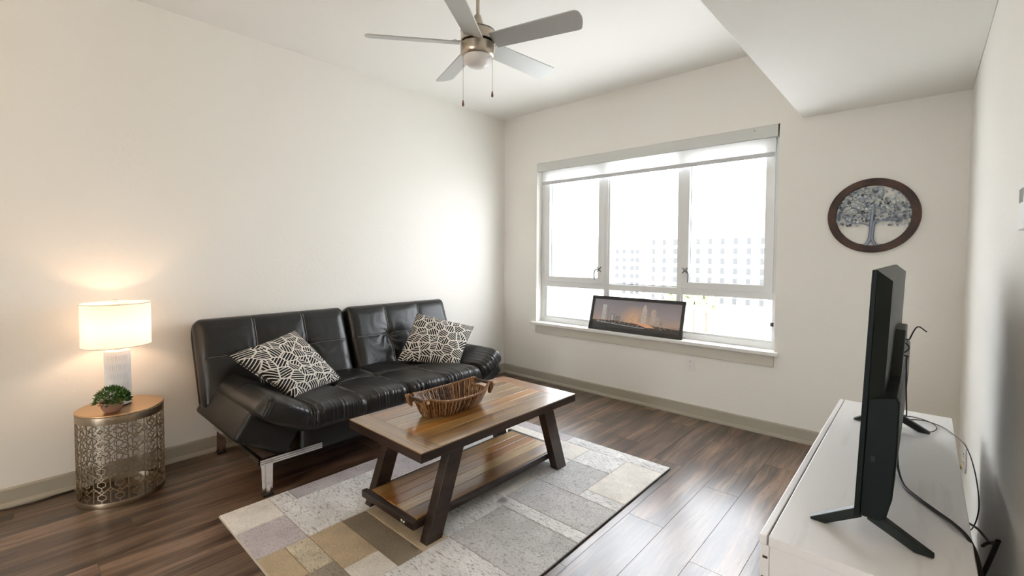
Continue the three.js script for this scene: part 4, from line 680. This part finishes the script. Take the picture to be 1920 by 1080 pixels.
  ant.W('wire', tube([[3.425, 1.072, 1.92], [3.405, 1.088, 1.96], ...coil, [3.386, 0.93, 1.96], [3.387, 0.80, 1.80], [3.377, 0.70, 1.45], [3.378, 0.66, 1.31], [3.40, 0.6545, 1.285], [3.435, 0.654, 1.30], [3.462, 0.654, 1.345], [3.462, 0.654, 1.41], [3.44, 0.654, 1.452], [3.405, 0.654, 1.44], [3.384, 0.655, 1.40], [3.39, 0.657, 1.345], [3.43, 0.656, 1.315], [3.475, 0.655, 1.345], [3.505, 0.656, 1.42], [3.535, 0.650, 1.52], [3.553, 0.60, 1.62], [3.56, 0.52, 1.68], [3.552, 0.42, 1.62], [3.536, 0.36, 1.50], [3.535, 0.30, 1.4]], 0.0018, 420, 6), rubber);
  const pc = thing('power_cable', 'thick black power cable from the television across the white console and down its back edge', 'cable', [3.42, 0.654, 2.05]);
  pc.W('cable', tube([[3.368, 0.72, 1.86], [3.372, 0.675, 1.92], [3.39, 0.6545, 2.02], [3.42, 0.6545, 2.082], [3.452, 0.6545, 2.132], [3.486, 0.656, 2.188], [3.508, 0.650, 2.235], [3.522, 0.615, 2.28], [3.524, 0.54, 2.30], [3.525, 0.40, 2.28], [3.54, 0.25, 2.2]], 0.0042, 120, 8), rubber);
  const pb = thing('power_plug', 'black power plug with bent cable behind the near end of the white console', 'plug', [3.55, 0.5, 2.0]);
  pb.W('cable', tube([[3.53, 0.36, 1.42], [3.55, 0.50, 1.80], [3.563, 0.565, 2.02], [3.568, 0.60, 2.075], [3.567, 0.575, 2.03], [3.556, 0.55, 1.99], [3.55, 0.52, 1.95]], 0.0035, 80, 8), rubber);
  pb.W('plug', [tube([[3.566, 0.60, 2.075], [3.552, 0.52, 2.05], [3.535, 0.44, 2.03]], 0.005, 20, 8)], rubber);
}

// ------------------------------------------------------------------ outside
{
  const ground = structure('ground', bx(-260, 160, -24.5, -24, -420, 260), std({ color: lin(0.78, 0.78, 0.76), roughness: 1 })); ground.name = 'ground';
  const stucco = std({ color: lin(0.74, 0.71, 0.66), roughness: 0.9 }), stone = std({ color: lin(0.62, 0.58, 0.50), roughness: 0.9 }), pane = phy({ color: lin(0.068, 0.07, 0.072), roughness: 0.3, specularIntensity: 0.5 }), metalRoof = std({ color: lin(0.3, 0.31, 0.32), roughness: 0.7 });
  const block = (name, label, x0, x1, y1, z, depth, cols, rows, ww, hh, wall, parapet, top, step) => {
    const b = thing(name, label, 'building', [(x0 + x1) / 2, -24, z - depth / 2]);
    b.W('wall', bx(x0, x1, -24, y1, z - depth, z), wall); b.W('parapet', [bx(x0 - 0.3, x1 + 0.3, y1, y1 + parapet, z - 0.6, z + 0.3), bx(x0 - 0.3, x0 + 0.4, y1, y1 + parapet, z - depth, z - 0.6), bx(x1 - 0.4, x1 + 0.3, y1, y1 + parapet, z - depth, z - 0.6)], wall);
    const f = bx(-ww / 2 - 0.12, ww / 2 + 0.12, -hh / 2 - 0.12, hh / 2 + 0.12, 0, 0.10), p = bx(-ww / 2, ww / 2, -hh / 2, hh / 2, 0.06, 0.14);
    for (let r = 0; r < rows; r++) for (const cxx of cols) { const y = top - r * step; const w = new THREE.Mesh(f, wall); w.name = numbered('window'); w.position.set(cxx - b.position.x, y - b.position.y, z - b.position.z); w.castShadow = w.receiveShadow = true; b.add(w); const q = new THREE.Mesh(p, pane); q.name = numbered('pane'); q.castShadow = q.receiveShadow = true; w.add(q); }
    return b;
  };
  const cols = []; for (let x = -58.4; x < -27; x += 3.35) cols.push(x);
  const big = block('apartment_building', 'pale apartment building with rows of small windows filling the right-hand view', -61, -26, 7.2, -130, 26, cols, 7, 1.15, 1.75, stucco, 0.8, 5.4, 2.75);
  const pil = []; for (const x of [-49.9, -46.5, -43.1]) pil.push(bx(x - 0.5, x + 0.5, -3, 3.4, -130, -129.4)); big.W('pilaster', pil, stone);
  block('apartment_building', 'smaller pale apartment building with a dark roof edge left of the larger one', -74, -63.5, 4.2, -132, 22, [-72, -69.4, -66.6, -64.8], 7, 1.3, 1.4, stucco, 0.5, 2.6, 2.6).W('roof_plant', [bx(-71, -66.5, 4.4, 5.6, -146, -134), bx(-73.6, -69, 4.7, 4.95, -148, -131)], metalRoof);
  { const b = thing('neighbour_block', 'tall neighbouring block with vertical fins in the lower left window pane', 'building', [-31, -24, -45]); b.W('wall', bx(-36, -27.2, -24, -2.6, -52, -40), stone); for (let i = 0; i < 9; i++) b.W('fin', bx(-35.6 + i, -35.3 + i, -24, -2.9, -40, -39.5), metalRoof); b.W('roof_slab', bx(-36.3, -26.9, -2.6, -2.2, -52.3, -39.3), stucco); }
  // distant wooded ridge and street trees
  const ridgeG = new THREE.PlaneGeometry(340, 60, 120, 24).rotateX(-Math.PI / 2); { const p = ridgeG.attributes.position; for (let i = 0; i < p.count; i++) { const x = p.getX(i), z = p.getZ(i), e = Math.exp(-((z / 18) ** 2)); p.setY(i, e * (22 + 5 * (fbm(x / 340 + 0.5, 0.5 + z / 200, 6, 3, 90, 4) - 0.5) * 2)); } ridgeG.computeVertexNormals(); }
  structure('hills', ridgeG.translate(-120, -24, -330), std({ color: lin(0.26, 0.30, 0.24), roughness: 1 })).name = 'hills';
  seedState = 808;
  const leafM = std({ color: lin(0.30, 0.33, 0.17), roughness: 0.9 }), trunkM = std({ color: lin(0.12, 0.09, 0.06), roughness: 1 });
  const crown = () => { const g = []; for (let i = 0; i < 130; i++) { const a = rr(0, 6.28), u = rr(-1, 1), r = Math.cbrt(rnd()), s = Math.sqrt(1 - u * u); g.push(new THREE.IcosahedronGeometry(rr(0.35, 0.75), 0).rotateX(rr(0, 3)).rotateY(rr(0, 3)).translate(s * Math.cos(a) * r * 2.4, u * r * 2.9, s * Math.sin(a) * r * 2.4)); } return merge(g); };
  const cg = [crown(), crown()], tg = new THREE.CylinderGeometry(0.16, 0.28, 6, 8).translate(0, 3, 0);
  [[-44.6, -112, 'first'], [-39.3, -112, 'second'], [-30.4, -95, 'third']].forEach(([x, z, k], i) => { const t = thing('street_tree', ['green street tree before the big apartment building, leftmost of three', 'green street tree before the big apartment building, middle of three', 'green street tree nearest the window, rightmost of three'][i], 'tree', [x, -17 + (i === 2 ? 1 : 0), z]); const tr = mesh('trunk', tg, trunkM, t); tr.scale.y = 2.6; tr.position.y = -7.2; const c = mesh('crown', cg[i % 2], leafM, t); c.position.y = 8.4; });
}

renderer.render(scene, camera);
